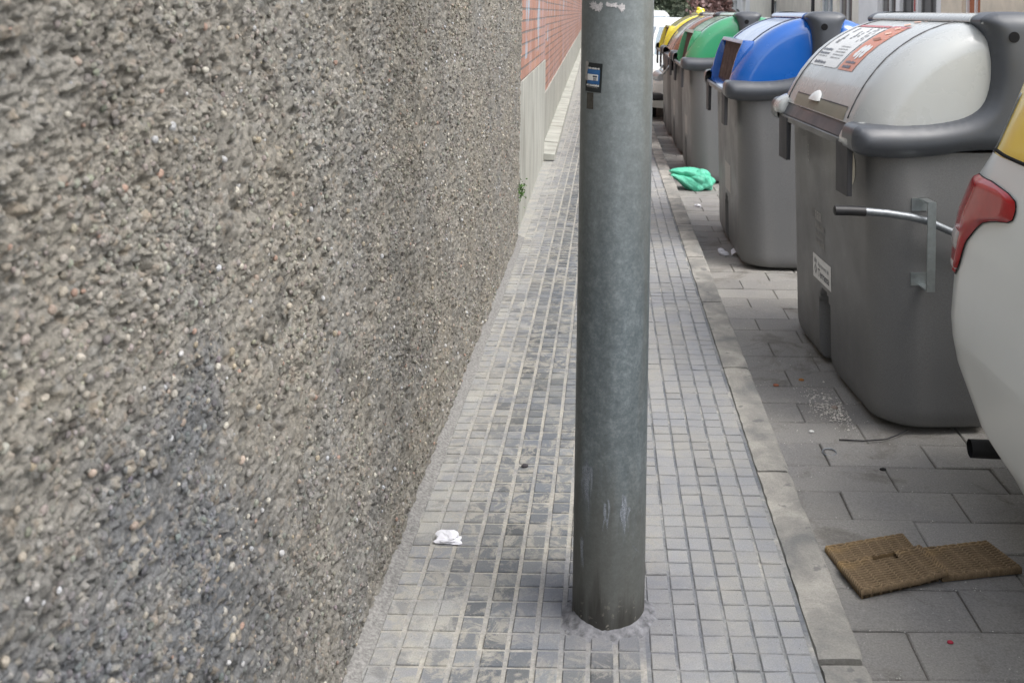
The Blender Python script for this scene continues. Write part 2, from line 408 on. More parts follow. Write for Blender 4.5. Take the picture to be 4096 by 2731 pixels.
# sidewalk: bed + small cement squares
bx = []
v, f = boxg(-1.1, .5375, -2, 60, -.15, -.0042)
tag(mesh('sidewalk_bed', v, f, M_GROOVE), kind='structure')
cells = []; tl = []
S = .0667; g = .0055
ys = 2.575 - 12 * S
for j in range(int((48 - ys) / S)):
    y0 = ys + j * S
    for i in range(1, 11):
        x1 = .112 - (i - 1) * S; x0 = x1 - S
        if x0 < -.57: continue
        gg = g + (.0018 if i % 3 == 1 else .0006)
        cells.append((x0 + gg, x1 - gg, y0 + g * .95, y0 + S - g * .95)); tl.append(0)
    for i in range(6):
        x0 = .128 + i * S; x1 = x0 + S
        cells.append((x0 + g * .72, min(x1, .529) - g * .72, y0 + g * .5, y0 + S - g * .5)); tl.append(1)
A = np.array(cells); tl = np.array(tl); n = len(A)
# each 20 cm tile of nine squares has its own tone, squares vary a little
tx = np.floor((A[:, 0] + 1.0 + .021) / (3 * S)); ty = np.floor((A[:, 1] - ys) / (3 * S) + .01)
tone = vnoise(tx * 3.7 + .5, ty * 2.9 + .5, 3)
wearx = np.clip((-.30 - A[:, 0]) / .2, 0, 1)
lumL = .172 + .06 * (tone - .5) + .10 * (fbm(A[:, 0] * 6, A[:, 1] * 3.0, 3, 11) - .5) + .06 * wearx + RNG.normal(0, .022, n)
lumR = .298 + .06 * (tone - .5) + .05 * (fbm(A[:, 0] * 3, A[:, 1] * 1.5, 3, 21) - .5) + RNG.normal(0, .008, n)
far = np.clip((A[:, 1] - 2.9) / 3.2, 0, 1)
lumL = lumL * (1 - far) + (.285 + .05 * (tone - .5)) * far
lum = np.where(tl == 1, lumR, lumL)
warm = np.where(tl == 1, .995, .945)[:, None] + (wearx * .05)[:, None]
tint = lum[:, None] * np.concatenate([warm, np.full((n, 1), .995), 2.0 - warm - .01], 1)
V, F, C = bevtiles(cells, -.009, 0.0, .0022, tint, .0007)
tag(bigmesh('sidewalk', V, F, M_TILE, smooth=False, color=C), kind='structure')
# cement fillet at the foot of the wall
yy = np.arange(.5, 6.9, .02); prof = [(-.60, .014), (-.580, .011), (-.572, .006), (-.565, .003), (-.556, .0012), (-.548, -.003)]
V = []
for y in yy:
    wv = .007 * (fbm(np.array([y * 3]), np.array([.5]), 4, 31)[0] - .5) * 2 + .006 * (fbm(np.array([y * 14]), np.array([.5]), 3, 33)[0] - .5) * 2
    for i, (px, pz) in enumerate(prof): V.append((px + wv * (i / 3), y, pz + .003 * random.random()))
F = [(a * 6 + b, a * 6 + b + 1, (a + 1) * 6 + b + 1, (a + 1) * 6 + b) for a in range(len(yy) - 1) for b in range(5)]
M_FIL = plain('gritty_cement', (.22, .215, .205), .95, .2, var=.4, scale=110, bump=.8, bscale=170)
tag(mesh('sidewalk_fillet', V, F, M_FIL, smooth=True), kind='structure')
# kerb: one-metre concrete stones
kerb = thing('kerb', 'long pale concrete kerb edging the narrow tiled sidewalk', 'kerb', (0, 0, 0)); kerb['kind'] = 'structure'
y = -1.575 + .005
i = 0
while y < 44:
    L = .988 if i != 3 else .978
    n_ = 26; xs = [.538, .542, .60, .647, .654, .6565]; zs = [-.012, -.0005, .001, .0005, -.006, -.16]
    V = []
    for a in range(n_ + 1):
        yy_ = y + L * a / n_
        e = .0
        if a in (0, n_): e = .012
        for b, (px, pz) in enumerate(zip(xs, zs)):
            jx = (.006 * (random.random() - .5)) if b in (0, 1) else (.0025 * (random.random() - .5) if b in (3, 4) else 0)
            if a in (0, n_) and b in (3, 4): jx -= .006 * random.random()
            V.append((px + jx, yy_ + (.004 * (random.random() - .5) if a in (0, n_) else 0), pz - (e * .35 if 0 < b < 5 else 0)))
    F = [(a * 6 + b, a * 6 + b + 1, (a + 1) * 6 + b + 1, (a + 1) * 6 + b) for a in range(n_) for b in range(5)]
    F.append(tuple(range(5, -1, -1))); F.append(tuple(range(n_ * 6, n_ * 6 + 6)))
    o = mesh('kerb_stone', V, F, M_KERB, kerb, angle=40); y += 1.0; i += 1

# ------------------------------------------------------------------ roughcast wall
def wall_h(Y, Z):
    h = .0070 * (fbm(Y * 34, Z * 34, 4, 1, .55) - .5) * 2 + .007 * (fbm(Y * 8, Z * 8, 3, 41) - .5) * 2
    b1, i1 = blobs(Y + .01 * vnoise(Y * 40, Z * 40, 3), Z, .016, 5); b2, i2 = blobs(Y, Z, .0095, 9); b3, i3 = blobs(Y, Z, .0055, 12)
    k1 = (i1 > .35); k2 = i2 > .22
    lump = np.clip((fbm(Y * 11, Z * 11, 3, 43) - .30) * 4, .45, 1)
    h = h + (.0045 * b1 * k1 + .0040 * b2 * k2 + .0030 * b3) * lump + .0035 * (fbm(Y * 210, Z * 210, 2, 45) - .5) * 2
    pit = fbm(Y * 62, Z * 62, 4, 77, .6); h = h - .026 * np.clip(.44 - pit, 0, 1) * 2.6
    return h, b1 * k1, i1, b2 * k2, i2
def wall_col(Y, Z, h, b1, i1, b2, i2):
    n = len(Y); base = np.array([.266, .252, .223]); c = np.tile(base, (n, 1)) * (.74 + .52 * fbm(Y * 55, Z * 55, 3, 51))[:, None]
    cem = np.clip((fbm(Y * 5, Z * 5, 3, 61) - .5) * 3.5, 0, 1)[:, None]; c = c * (1 - cem * .4) + np.array([.25, .25, .24]) * cem * .4
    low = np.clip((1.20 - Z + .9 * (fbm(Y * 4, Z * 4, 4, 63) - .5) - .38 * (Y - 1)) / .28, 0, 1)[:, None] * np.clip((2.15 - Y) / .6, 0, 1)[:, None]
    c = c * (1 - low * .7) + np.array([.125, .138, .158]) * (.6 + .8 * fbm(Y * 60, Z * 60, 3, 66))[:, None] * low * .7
    pal = np.array([[.34, .32, .275], [.31, .285, .24], [.26, .24, .205], [.38, .365, .34], [.21, .205, .19], [.29, .25, .20], [.25, .25, .24], [.30, .26, .22]])
    for b, i, s in ((b1, i1, 101.7), (b2, i2, 57.3)):
        pk = pal[np.floor((i * s) % 1 * 8).astype(int)]; a = (np.clip(b * 5 - 1.2, 0, 1) * (((i * 31.7) % 1) > .62))[:, None] * .7
        c = c * (1 - a) + pk * a
    # soot that settled in patches
    so_ = np.clip((fbm(Y * 16, Z * 16, 4, 91, .6) - .54) * 6, 0, 1)[:, None]; c = c * (1 - .26 * so_)
    return np.clip(c, .03, .8)
Vs = []; Fs = []; Cs = []; base_i = 0
for (y0, y1, sy, sz, zt) in ((.55, 1.5, .0023, .0023, 1.80), (1.5, 3.0, .0036, .0036, 1.80), (3.0, 6.8, .0062, .0050, 1.80)):
    ya = np.arange(y0, y1 + sy * .5, sy); ya[-1] = y1; za = np.arange(0.0 if y0 > 1 else .35, zt, sz)
    if y0 < 1: za = np.arange(.30, zt, sz)
    YY, ZZ = np.meshgrid(ya, za, indexing='ij'); Yf = YY.ravel(); Zf = ZZ.ravel()
    h, b1, i1, b2, i2 = wall_h(Yf, Zf)
    X = -.590 + h
    Vs.append(np.stack([X, Yf, Zf], 1)); Cs.append(wall_col(Yf, Zf, h, b1, i1, b2, i2))
    ny, nz = len(ya), len(za); I = np.arange(ny * nz).reshape(ny, nz)
    Fs.append(np.stack([I[:-1, :-1], I[1:, :-1], I[1:, 1:], I[:-1, 1:]], -1).reshape(-1, 4) + base_i); base_i += ny * nz
# backing body and upper part
def add_box(x0, x1, y0, y1, z0, z1, col):
    global base_i
    v, f = boxg(x0, x1, y0, y1, z0, z1); Vs.append(np.array(v, float)); Fs.append(np.array(f) + base_i); Cs.append(np.tile(col, (8, 1))); base_i += 8
add_box(-.92, -.603, -1.5, 6.79, -.05, 2.7, (.2, .185, .155)); add_box(-.602, -.586, .55, 6.8, 1.79, 2.7, (.24, .22, .18)); add_box(-.602, -.586, -1.5, .55, -.05, 2.7, (.24, .22, .18)); add_box(-.602, -.586, .55, 1.5, -.05, .31, (.24, .22, .18))
V = np.concatenate(Vs); F = np.concatenate(Fs); C = np.concatenate(Cs)
# real pebbles pressed into the mortar (part of the same surface)
ico = bmesh.new(); bmesh.ops.create_icosphere(ico, subdivisions=2, radius=1); IV = np.array([q.co[:] for q in ico.verts]); IFc = np.array([[q.index for q in p.verts] for p in ico.faces]); ico.free()
def pebbles(n, y0, y1, z0, z1, smin, smax, coated):
    ya = RNG.uniform(y0, y1, n); za = RNG.uniform(z0, z1, n)
    if coated: keep = fbm(ya * 9, za * 9, 3, 81) > RNG.uniform(.30, .62, n); ya = ya[keep]; za = za[keep]; n = len(ya)
    s = smin + (smax - smin) * RNG.random(n) ** (1.5 if coated else 2.2)
    h, b1, i1, b2, i2 = wall_h(ya, za)
    if coated: base_c = wall_col(ya, za, h, b1 * 0, i1, b2 * 0, i2) * RNG.uniform(.72, 1.40, n)[:, None] * (1 + RNG.normal(0, .03, (n, 3)))
    else:
        pal = np.array([[.56, .56, .57], [.48, .45, .40], [.42, .38, .32], [.40, .33, .28], [.52, .53, .55], [.38, .33, .25], [.30, .29, .27], [.42, .39, .33], [.36, .33, .28], [.40, .38, .34], [.38, .27, .22], [.58, .55, .48]])
        base_c = pal[RNG.integers(0, 12, n)] * RNG.uniform(.8, 1.1, n)[:, None]
    a = RNG.uniform(0, 6.28, n); el = RNG.uniform(.62, 1.0, n); P = IV[None] * np.stack([np.full(n, .72), np.ones(n), el], 1)[:, None] * s[:, None, None]
    P = P * (1 + (.16 if coated else .08) * np.sin(IV[None][:, :, [1, 2, 0]] * 3 + a[:, None, None]))
    ca, sa = np.cos(a)[:, None], np.sin(a)[:, None]
    P = np.stack([P[..., 0], P[..., 1] * ca - P[..., 2] * sa, P[..., 1] * sa + P[..., 2] * ca], -1)
    P += np.stack([-.590 + h + (.05 if coated else .2) * s, ya, za], 1)[:, None]
    return P.reshape(-1, 3), (np.arange(n)[:, None, None] * len(IV) + IFc[None]).reshape(-1, 3), np.repeat(np.clip(base_c, .03, .8), len(IV), 0)
wall = thing('pebbledash_wall', 'rough grey-brown pebbledash wall filling the left side beside the sidewalk', 'wall')
o = bigmesh('wall_face', V, F, M_ROUGH, wall, True, C)
ps = [pebbles(650, .8, 1.7, .3, 1.75, .0024, .0080, 0), pebbles(1300, 1.7, 3.4, .02, 1.7, .0024, .0076, 0), pebbles(2600, 3.4, 6.75, .02, 1.7, .0024, .0078, 0), pebbles(11000, .8, 1.7, .3, 1.75, .0016, .0062, 1), pebbles(17000, 1.7, 3.4, .02, 1.7, .0020, .0066, 1), pebbles(18000, 3.4, 6.75, .02, 1.7, .0026, .0078, 1)]
PV = np.concatenate([p[0] for p in ps]); off = np.cumsum([0] + [len(p[0]) for p in ps[:-1]]); PF = np.concatenate([p[1] + o_ for p, o_ in zip(ps, off)]); PC = np.concatenate([p[2] for p in ps])
tag(bigmesh('pebble', PV, PF, M_ROUGH, wall, True, PC), kind='stuff')
tag(wall.children[-1], kind='stuff')

# little weed on the wall corner
def leaf_cluster(n, cx, cy, cz, sx, sy, sz, size, seed):
    rr = random.Random(seed); V = []; F = []
    for _ in range(n):
        p = Vector((cx + rr.gauss(0, sx), cy + rr.gauss(0, sy), cz + rr.gauss(0, sz))); d = Vector((rr.uniform(-1, 1), rr.uniform(-1, 1), rr.uniform(-.6, 1))).normalized()
        s = d.cross(Vector((rr.uniform(-1, 1), rr.uniform(-1, 1), rr.uniform(-1, 1)))).normalized(); L = size * rr.uniform(.6, 1.3); b = len(V)
        V += [p, p + d * L * .5 + s * L * .32, p + d * L, p + d * L * .5 - s * L * .32]; F.append((b, b + 1, b + 2, b + 3))
    return V, F
M_WEED = plain('weed_green', (.07, .16, .025), .6, .3, var=.35, scale=60)
weed = thing('weed', 'small green weed growing from the far corner of the pebbledash wall', 'plant', (-.565, 6.72, .30))
v, f = leaf_cluster(110, 0, 0, .06, .014, .02, .032, .018, 3); mesh('leaves', v, f, M_WEED, weed)
v, f = join([tubeg([(-.01, 0, -.03), (.0, 0, .03), (.006, .003, .10)], .002, 6), tubeg([(0, 0, 0), (.01, -.01, .05)], .0015, 6)]); mesh('stem', v, f, M_WEED, weed)

# ------------------------------------------------------------------ brick wall beyond
bw = thing('brick_wall', 'orange brick wall with a pale rendered plinth beyond the pebbledash wall', 'wall')
def wx(y): return -.66 - .0135 * (y - 10.6)
# first bay
def slab(name, pts, z0, z1, thick, mat, parent):
    """vertical slab following (x,y) or (x,y,ztop) points, face towards +x"""
    V = []; F = []
    for (x, y, zt) in pts: V += [(x, y, z0 if z0 is not None else 0), (x, y, zt), (x - thick, y, zt), (x - thick, y, z0 if z0 is not None else 0)]
    for i in range(len(pts) - 1):
        for j in range(4): F.append((i * 4 + j, i * 4 + (j + 1) % 4, (i + 1) * 4 + (j + 1) % 4, (i + 1) * 4 + j))
    F.append((0, 1, 2, 3)); n = (len(pts) - 1) * 4; F.append((n, n + 3, n + 2, n + 1)); return mesh(name, V, F, mat, parent)
def blk(name, A, B, za, zb, thick, mat, parent, zc=None, zd=None):
    (xa, ya), (xb, yb) = A, B
    zt0 = zb if zc is None else zc; zt1 = zb if zd is None else zd
    V = [(xa, ya, za), (xb, yb, za), (xb, yb, zt1), (xa, ya, zt0), (xa - thick, ya, za), (xb - thick, yb, za), (xb - thick, yb, zt1), (xa - thick, ya, zt0)]
    return mesh(name, V, [(0, 1, 2, 3), (5, 4, 7, 6), (0, 4, 5, 1), (3, 2, 6, 7), (0, 3, 7, 4), (1, 5, 6, 2)], mat, parent)
blk('plinth', (-.608, 6.81), (-.650, 10.55), -.02, 1.055, .30, M_PLINTH, bw)
blk('brick_face', (-.616, 6.81), (-.658, 10.53), 1.056, 2.9, .29, M_BRICK, bw)
blk('plinth', (wx(10.56) - .035, 10.56), (wx(48), 48), -.02, .8, .30, M_PLINTH, bw, .615, .86)
blk('brick_face', (wx(10.56) - .048, 10.56), (wx(48) - .012, 48), .30, 2.9, .28, M_BRICK, bw)
led = thing('stone_ledge', 'low pale stone ledge running along the foot of the brick wall', 'ledge')
y = 10.42; V = []; F = []; i = 0
while y < 40:
    L = random.uniform(.9, 1.5); xa = wx(y) + .128; xb = wx(y + L) + .128; b = len(V); zt = .07 + random.uniform(-.004, .004)
    V += [(xa, y, .008), (xb, y + L - .015, .008), (xb, y + L - .015, zt), (xa, y, zt), (wx(y) - .03, y, .008), (wx(y + L) - .03, y + L - .015, .008), (wx(y + L) - .03, y + L - .015, zt + .012), (wx(y) - .03, y, zt + .012)]
    F += [tuple(q + b for q in p) for p in [(0, 1, 2, 3), (5, 4, 7, 6), (3, 2, 6, 7), (0, 3, 7, 4), (1, 5, 6, 2)]]; y += L
mesh('stone', V, F, M_PLINTH, led)

# ------------------------------------------------------------------ pole
PX, PY, PR = .027, 2.602, .0946
pole = thing('street_pole', 'thick galvanised grey steel pole standing on the narrow sidewalk', 'pole', (PX, PY, 0))
V = []; F = []; n_ = 96; zs = [0.0, .02, .06, .12, .25] + [.5 + .25 * i for i in range(24)]
for z in zs:
    for q in range(n_):
        a = 2 * math.pi * q / n_; rr = PR * (1 + .004 * math.sin(3 * a + z) * (1 if z < .2 else 0)); V.append((rr * math.cos(a), rr * math.sin(a), z))
for i in range(len(zs) - 1):
    for q in range(n_): F.append((i * n_ + q, i * n_ + (q + 1) % n_, (i + 1) * n_ + (q + 1) % n_, (i + 1) * n_ + q))
F.append(tuple(range((len(zs) - 1) * n_, len(zs) * n_)))
mesh('shaft', V, F, M_POLE, pole, angle=60)
# cement collar
V = []; F = []; rings = [(.088, .016), (.096, .009), (.104, .004), (.112, .0022), (.128, -.004)]
for (r, z) in rings:
    for q in range(72):
        a = 2 * math.pi * q / 72; nz = fbm(np.array([math.cos(a) * 2 + 5]), np.array([math.sin(a) * 2 + 5 + r * 8]), 4, 71)[0]
        V.append(((r + .05 * (nz - .5) * (r > .09)) * math.cos(a), (r + .03 * (nz - .5) * (r > .09)) * math.sin(a), max(.0006, z * (.2 + 1.5 * nz)) if r < .12 else -.005))
for i in range(len(rings) - 1):
    for q in range(72): F.append((i * 72 + q, i * 72 + (q + 1) % 72, (i + 1) * 72 + (q + 1) % 72, (i + 1) * 72 + q))
M_COLLAR = plain('collar_cement', (.17, .172, .185), .95, .2, var=.5, scale=45, bump=.8, bscale=110)
mesh('cement_collar', V, F, M_COLLAR, pole, smooth=True)
def on_pole(u, z, lift=.0006):
    """u = arc length from the side facing the street view (-y)"""
    a = u / PR - math.pi / 2; r = PR + lift; return (r * math.cos(a), r * math.sin(a), z)
def polepatch(name, u0, u1, z0, z1, mat, parent, lift=.0008, tilt=0.0, jag=None, nu=12, nz=8):
    V = []; uc = (u0 + u1) / 2; zc = (z0 + z1) / 2
    for j in range(nz + 1):
        for i in range(nu + 1):
            u = u0 + (u1 - u0) * i / nu; z = z0 + (z1 - z0) * j / nz
            if jag and i == 0: u += jag * random.random() * (u1 - u0)
            du = u - uc; dz = z - zc; V.append(on_pole(uc + du * math.cos(tilt) + dz * math.sin(tilt), zc - du * math.sin(tilt) + dz * math.cos(tilt), lift))
    F = [(j * (nu + 1) + i, j * (nu + 1) + i + 1, (j + 1) * (nu + 1) + i + 1, (j + 1) * (nu + 1) + i) for j in range(nz) for i in range(nu)]
    return mesh(name, V, F, mat, parent, smooth=True)
T_ = .045
st = polepatch('sticker', -.0935, -.0395, 1.366, 1.440, M_STKBLK, pole, .0010, T_)
st['label'] = 'black and blue sticker'
polepatch('picture', -.0865, -.0455, 1.386, 1.4235, M_STKBLU, st, .0014, T_)
polepatch('picture_panel', -.0850, -.0500, 1.3955, 1.4110, M_WHITE, st, .0018, T_)
def letters_bars(u0, u1, z0, z1, mat, parent, name, fill=.75, seed=1, lift=.0018):
    rr = random.Random(seed); V = []; F = []; u = u0
    while u < u1:
        w_ = rr.uniform(.0012, .0024); b = len(V); zt = z1 - rr.choice((0, 0, .0008)); sh = -(u - u0) * T_
        V += [on_pole(u, z0 + sh, lift), on_pole(u + w_, z0 + sh, lift), on_pole(u + w_, zt + sh, lift), on_pole(u, zt + sh, lift)]; F.append((b, b + 1, b + 2, b + 3)); u += w_ + rr.choice((.0004, .0005, .0016))
    return mesh(name, V, F, mat, parent)
letters_bars(-.0860, -.0455, 1.4250, 1.4295, M_WHITE, st, 'lettering', seed=2)
letters_bars(-.0890, -.0470, 1.3815, 1.3865, M_WHITE, st, 'lettering', seed=3)
letters_bars(-.0870, -.0520, 1.3780, 1.3795, M_TORN, st, 'lettering', seed=4)
# column emblem on the small panel
polepatch('emblem', -.0660, -.0525, 1.4035, 1.4078, M_INK, st, .0022, T_)
for q in range(3): polepatch('emblem', -.0640 + q * .0036, -.0618 + q * .0036, 1.3955, 1.4025, M_INK, st, .0022, T_, nu=2)
# torn paper left edge
def polyp(name, pts, mat, parent, lift):
    return mesh(name, [on_pole(u, z, lift) for u, z in pts], [tuple(range(len(pts)))], mat, parent)
tp = [(-.0925, 1.4440), (-.0845, 1.4440), (-.0800, 1.4405), (-.0810, 1.4370), (-.0850, 1.4350), (-.0840, 1.4300), (-.0830, 1.4250), (-.0850, 1.4200), (-.0860, 1.4150), (-.0845, 1.4080), (-.0850, 1.4000), (-.0830, 1.3960), (-.0855, 1.3935), (-.0900, 1.3960), (-.0945, 1.3985), (-.0955, 1.4030), (-.0935, 1.4040), (-.0945, 1.4100), (-.0940, 1.4200), (-.0945, 1.4280), (-.0930, 1.4360)]
V = [on_pole(u, z, .0024) for u, z in tp]; c0 = on_pole(-.0885, 1.418, .0024)
# fan strips so that the torn edge follows the curve
mesh('torn_edge', V + [c0], [(i, (i + 1) % len(V), len(V)) for i in range(len(V))], M_TORN, st)
old = polepatch('glue_mark', -.0905, -.0640, 1.322, 1.364, plain('old_glue', (.075, .07, .06), .8, .2, var=.4, scale=60), pole, .0006, 0, .3)
# old paint drips and scratches
M_DRIP = plain('pale_drip', (.27, .295, .33), .7, .3, var=.3, scale=160)
kd = M_DRIP.node_tree; nz_ = kd.nodes.new('ShaderNodeTexNoise'); nz_.inputs['Scale'].default_value = 90; rp_ = kd.nodes.new('ShaderNodeValToRGB'); rp_.color_ramp.elements[0].position = .3; rp_.color_ramp.elements[1].position = .62; rp_.color_ramp.elements[0].color = (.12,) * 3 + (1,); rp_.color_ramp.elements[1].color = (.8,) * 3 + (1,)
kd.links.new(nz_.outputs['Fac'], rp_.inputs[0]); kd.links.new(rp_.outputs[0], kd.nodes['Principled BSDF'].inputs['Alpha'])
def drip(u, z, n, seed):
    rr = random.Random(seed); V = []; F = []
    for q in range(n):
        uu = u + rr.gauss(0, .0055); zz = z + rr.uniform(-.012, .03); L = rr.uniform(.015, .085); w_ = rr.uniform(.0010, .0042); b = len(V); m = 9; wob = rr.uniform(-.004, .004)
        for i in range(m + 1):
            t_ = i / m; ww = w_ * (1 - t_ ** 2 * .75) * rr.uniform(.6, 1.3); cu = uu + wob * math.sin(t_ * 5)
            V += [on_pole(cu - ww, zz - L * t_, .0012), on_pole(cu + ww, zz - L * t_, .0012)]
        F += [(b + 2 * i, b + 2 * i + 1, b + 2 * i + 3, b + 2 * i + 2) for i in range(m)]
    return V, F
for (u, z, n, s) in ((-.069, .385, 26, 1), (-.062, .415, 9, 5), (.036, .325, 15, 2), (-.012, .325, 3, 3), (-.078, .20, 3, 4)):
    v, f = drip(u, z, n, s); mesh('paint_drip', v, f, M_DRIP, pole)
v, f = drip(-.05, 1.60, 10, 9); v2, f2 = drip(-.015, 1.605, 6, 10)
M_OLDP = plain('old_white_paint', (.52, .50, .50), .7, .3, var=.2, scale=200)
def splat(u, z, ru, rz, seed):
    rr = random.Random(seed); m = 40; V = [on_pole(u, z, .0012)]
    for i in range(m):
        a = 6.283 * i / m; k_ = .55 + .75 * rr.random(); V.append(on_pole(u + ru * k_ * math.cos(a), z + rz * k_ * math.sin(a), .0012))
    return V, [(0, 1 + i, 1 + (i + 1) % m) for i in range(m)]
v, f = join([splat(-.068, 1.586, .013, .012, 1), splat(-.055, 1.580, .010, .010, 2), splat(-.045, 1.588, .006, .007, 3), splat(-.012, 1.588, .014, .006, 4), splat(.008, 1.582, .008, .010, 5), splat(-.028, 1.590, .004, .006, 6)])
mesh('paint_remnant', v, f, M_OLDP, pole)
def scratch(pts, w_=.0006):
    V = []; F = []
    for i, (u, z) in enumerate(pts): V += [on_pole(u - w_, z, .0013), on_pole(u + w_, z + w_, .0013)]
    F = [(2 * i, 2 * i + 1, 2 * i + 3, 2 * i + 2) for i in range(len(pts) - 1)]; return V, F
for v, f in ([scratch([(-.041, 1.272), (-.036, 1.255), (-.034, 1.235), (-.035, 1.223), (-.038, 1.220)]), scratch([(-.045, 1.224), (-.037, 1.2215)], .0009), scratch([(.012, 1.262), (.030, 1.268)], .0008), scratch([(.045, .16), (.062, .175), (.080, .205)]), scratch([(.045, .145), (.058, .15)]), scratch([(.062, .215), (.084, .19)])]): mesh('scratch', v, f, M_DRIP, pole)

# ------------------------------------------------------------------ waste containers
# lid arc (x, z above road) from the lip to the top; hole axis at x = 0, symmetric about XC
XC = .025
ARC = [(-.598, 1.245), (-.585, 1.285), (-.555, 1.345), (-.515, 1.412), (-.470, 1.470), (-.420, 1.523), (-.362, 1.570), (-.300, 1.610), (-.235, 1.643), (-.170, 1.667), (-.105, 1.683)]
ARCN = np.array(ARC); SEG = np.r_[0, np.cumsum(np.linalg.norm(np.diff(ARCN, axis=0), axis=1))]
def arc_at_z(z):
    return float(np.interp(z, ARCN[:, 1], SEG))
def arc_pt(s, off=0.0):
    x = np.interp(s, SEG, ARCN[:, 0]); z = np.interp(s, SEG, ARCN[:, 1])
    x1 = np.interp(s + .01, SEG, ARCN[:, 0]); z1 = np.interp(s + .01, SEG, ARCN[:, 1]); x0 = np.interp(s - .01, SEG, ARCN[:, 0]); z0 = np.interp(s - .01, SEG, ARCN[:, 1])
    t_ = np.array([x1 - x0, z1 - z0]); t_ /= np.linalg.norm(t_) + 1e-9; return x - t_[1] * off, z + t_[0] * off
def mir(P): return [(2 * XC - x, z) for x, z in P][::-1]
HL = .71
def dome_outline(zmin=None):
    a = [p for p in ARC]
    if zmin: a = [arc_pt(arc_at_z(zmin))] + [p for p in ARC if p[1] > zmin + .01]
    right = [(-.075, 1.672), (-.058, 1.60), (-.050, 1.50), (-.052, 1.42), (-.075, 1.34), (-.12, 1.30), (-.20, 1.268), (-.36, 1.246)]
    if zmin: right = [(-.05, 1.67), (-.05, zmin)]
    return a + right, len(a)
def body_mesh():
    N = 320; zs = np.r_[np.linspace(.022, .16, 14), np.linspace(.18, .40, 16), np.linspace(.43, 1.15, 22)]
    V = []; th = np.linspace(0, 2 * np.pi, N, endpoint=False)
    def ring(hx, hy, r):
        P = []; per = [(hx - r, hy - r, 0), (-(hx - r), hy - r, 1), (-(hx - r), -(hy - r), 2), (hx - r, -(hy - r), 3)]
        n4 = N // 4
        for (cx, cy, q) in per:
            for i in range(n4 // 2): a = q * np.pi / 2 + np.pi / 2 * i / (n4 // 2); P.append((cx + r * np.cos(a), cy + r * np.sin(a)))
            a = q * np.pi / 2 + np.pi / 2; ex, ey = cx + r * np.cos(a), cy + r * np.sin(a); nx, ny, _ = per[(q + 1) % 4]; fx, fy = nx + r * np.cos(a), ny + r * np.sin(a)
            for i in range(n4 - n4 // 2): t_ = i / (n4 - n4 // 2); P.append((ex + (fx - ex) * t_, ey + (fy - ey) * t_))
        return np.array(P)
    for z in zs:
        t_ = (z - .03) / 1.12
        hx = .530 + .034 * t_; hy = .710 - .005 * t_; r = .175 - .03 * t_
        e = max(0, .09 - (z - .022)) / .09; ins = .034 * (1 - math.sqrt(max(0, 1 - e * e))); hx -= ins; hy -= ins
        P = ring(hx, hy, r)
        # long faces and end faces belly out slightly
        P[:, 0] += np.sign(P[:, 0]) * .006 * np.clip(1 - (P[:, 1] / hy) ** 2, 0, 1); P[:, 1] += np.sign(P[:, 1]) * .004 * np.clip(1 - (P[:, 0] / hx) ** 2, 0, 1)
        d = np.zeros(N)
        for (cy_, wdt, top) in ((.04, .095, .38),):      # fork pockets in the long faces
            hh = top - z; lim = wdt * math.sqrt(max(0, min(1, hh / .09))) if hh > 0 else 0
            if lim > 0: m = np.clip((lim - np.abs(P[:, 1] - cy_)) / .028, 0, 1); m = m * m * (3 - 2 * m); P[:, 0] -= np.sign(P[:, 0]) * .085 * m
        hh = .30 - z; lim = .10 * math.sqrt(max(0, min(1, hh / .09))) if hh > 0 else 0
        if lim > 0: m = np.clip((lim - np.abs(P[:, 0])) / .03, 0, 1) * (np.abs(P[:, 1]) > .3); m = m * m * (3 - 2 * m); P[:, 1] -= np.sign(P[:, 1]) * .07 * m
        V.append(np.c_[P[:, 0] + XC, P[:, 1], np.full(N, z)])
    nz = len(zs); V = np.concatenate(V); F = []
    I = np.arange(nz * N).reshape(nz, N); J = np.roll(I, -1, 1)
    F = np.stack([I[:-1], J[:-1], J[1:], I[1:]], -1).reshape(-1, 4).tolist(); F.append(list(range(N - 1, -1, -1))); F.append(list(range((nz - 1) * N, nz * N)))
    return V.tolist(), F
CACHE = {}
def cached(key, name, fn, mat, parent, angle=45):
    if key not in CACHE:
        v, f = fn(); o = mesh(name, v, f, mat, parent, angle=angle); CACHE[key] = o.data; return o
    o = bpy.data.objects.new(name, CACHE[key]); COL.objects.link(o); o.parent = parent; return o
CAPL = [(-.635, 1.150), (-.640, 1.20), (-.632, 1.243), (-.600, 1.262), (-.36, 1.258), (-.20, 1.282), (-.13, 1.312), (-.090, 1.352), (-.068, 1.42), (-.064, 1.50), (-.072, 1.60), (-.092, 1.66), (-.115, 1.69), (-.085, 1.715), (-.035, 1.728)]
CAPB = [(-.15, 1.160), (-.28, 1.135), (-.45, 1.122), (-.58, 1.130)]
def cap_outline():
    left = CAPL; P = left + mir(left); bot = [(2 * XC - x, z) for x, z in CAPB[::-1]]; P = P + bot + CAPB
    return smooth_poly(P, 2)
def text_mesh(txt, size, mat, name, parent, fn, offset=0.0, shear=0.0, bold=0.0):
    cu = bpy.data.curves.new('t', 'FONT'); cu.body = txt; cu.size = size; cu.fill_mode = 'FRONT'; cu.offset = bold; cu.resolution_u = 3
    o = bpy.data.objects.new('t', cu); COL.objects.link(o); dg = bpy.context.evaluated_depsgraph_get(); me = bpy.data.meshes.new_from_object(o.evaluated_get(dg)); bpy.data.objects.remove(o); bpy.data.curves.remove(cu)
    for v_ in me.vertices: v_.co = fn(v_.co.x, v_.co.y)
    return link(name, me, mat, parent)
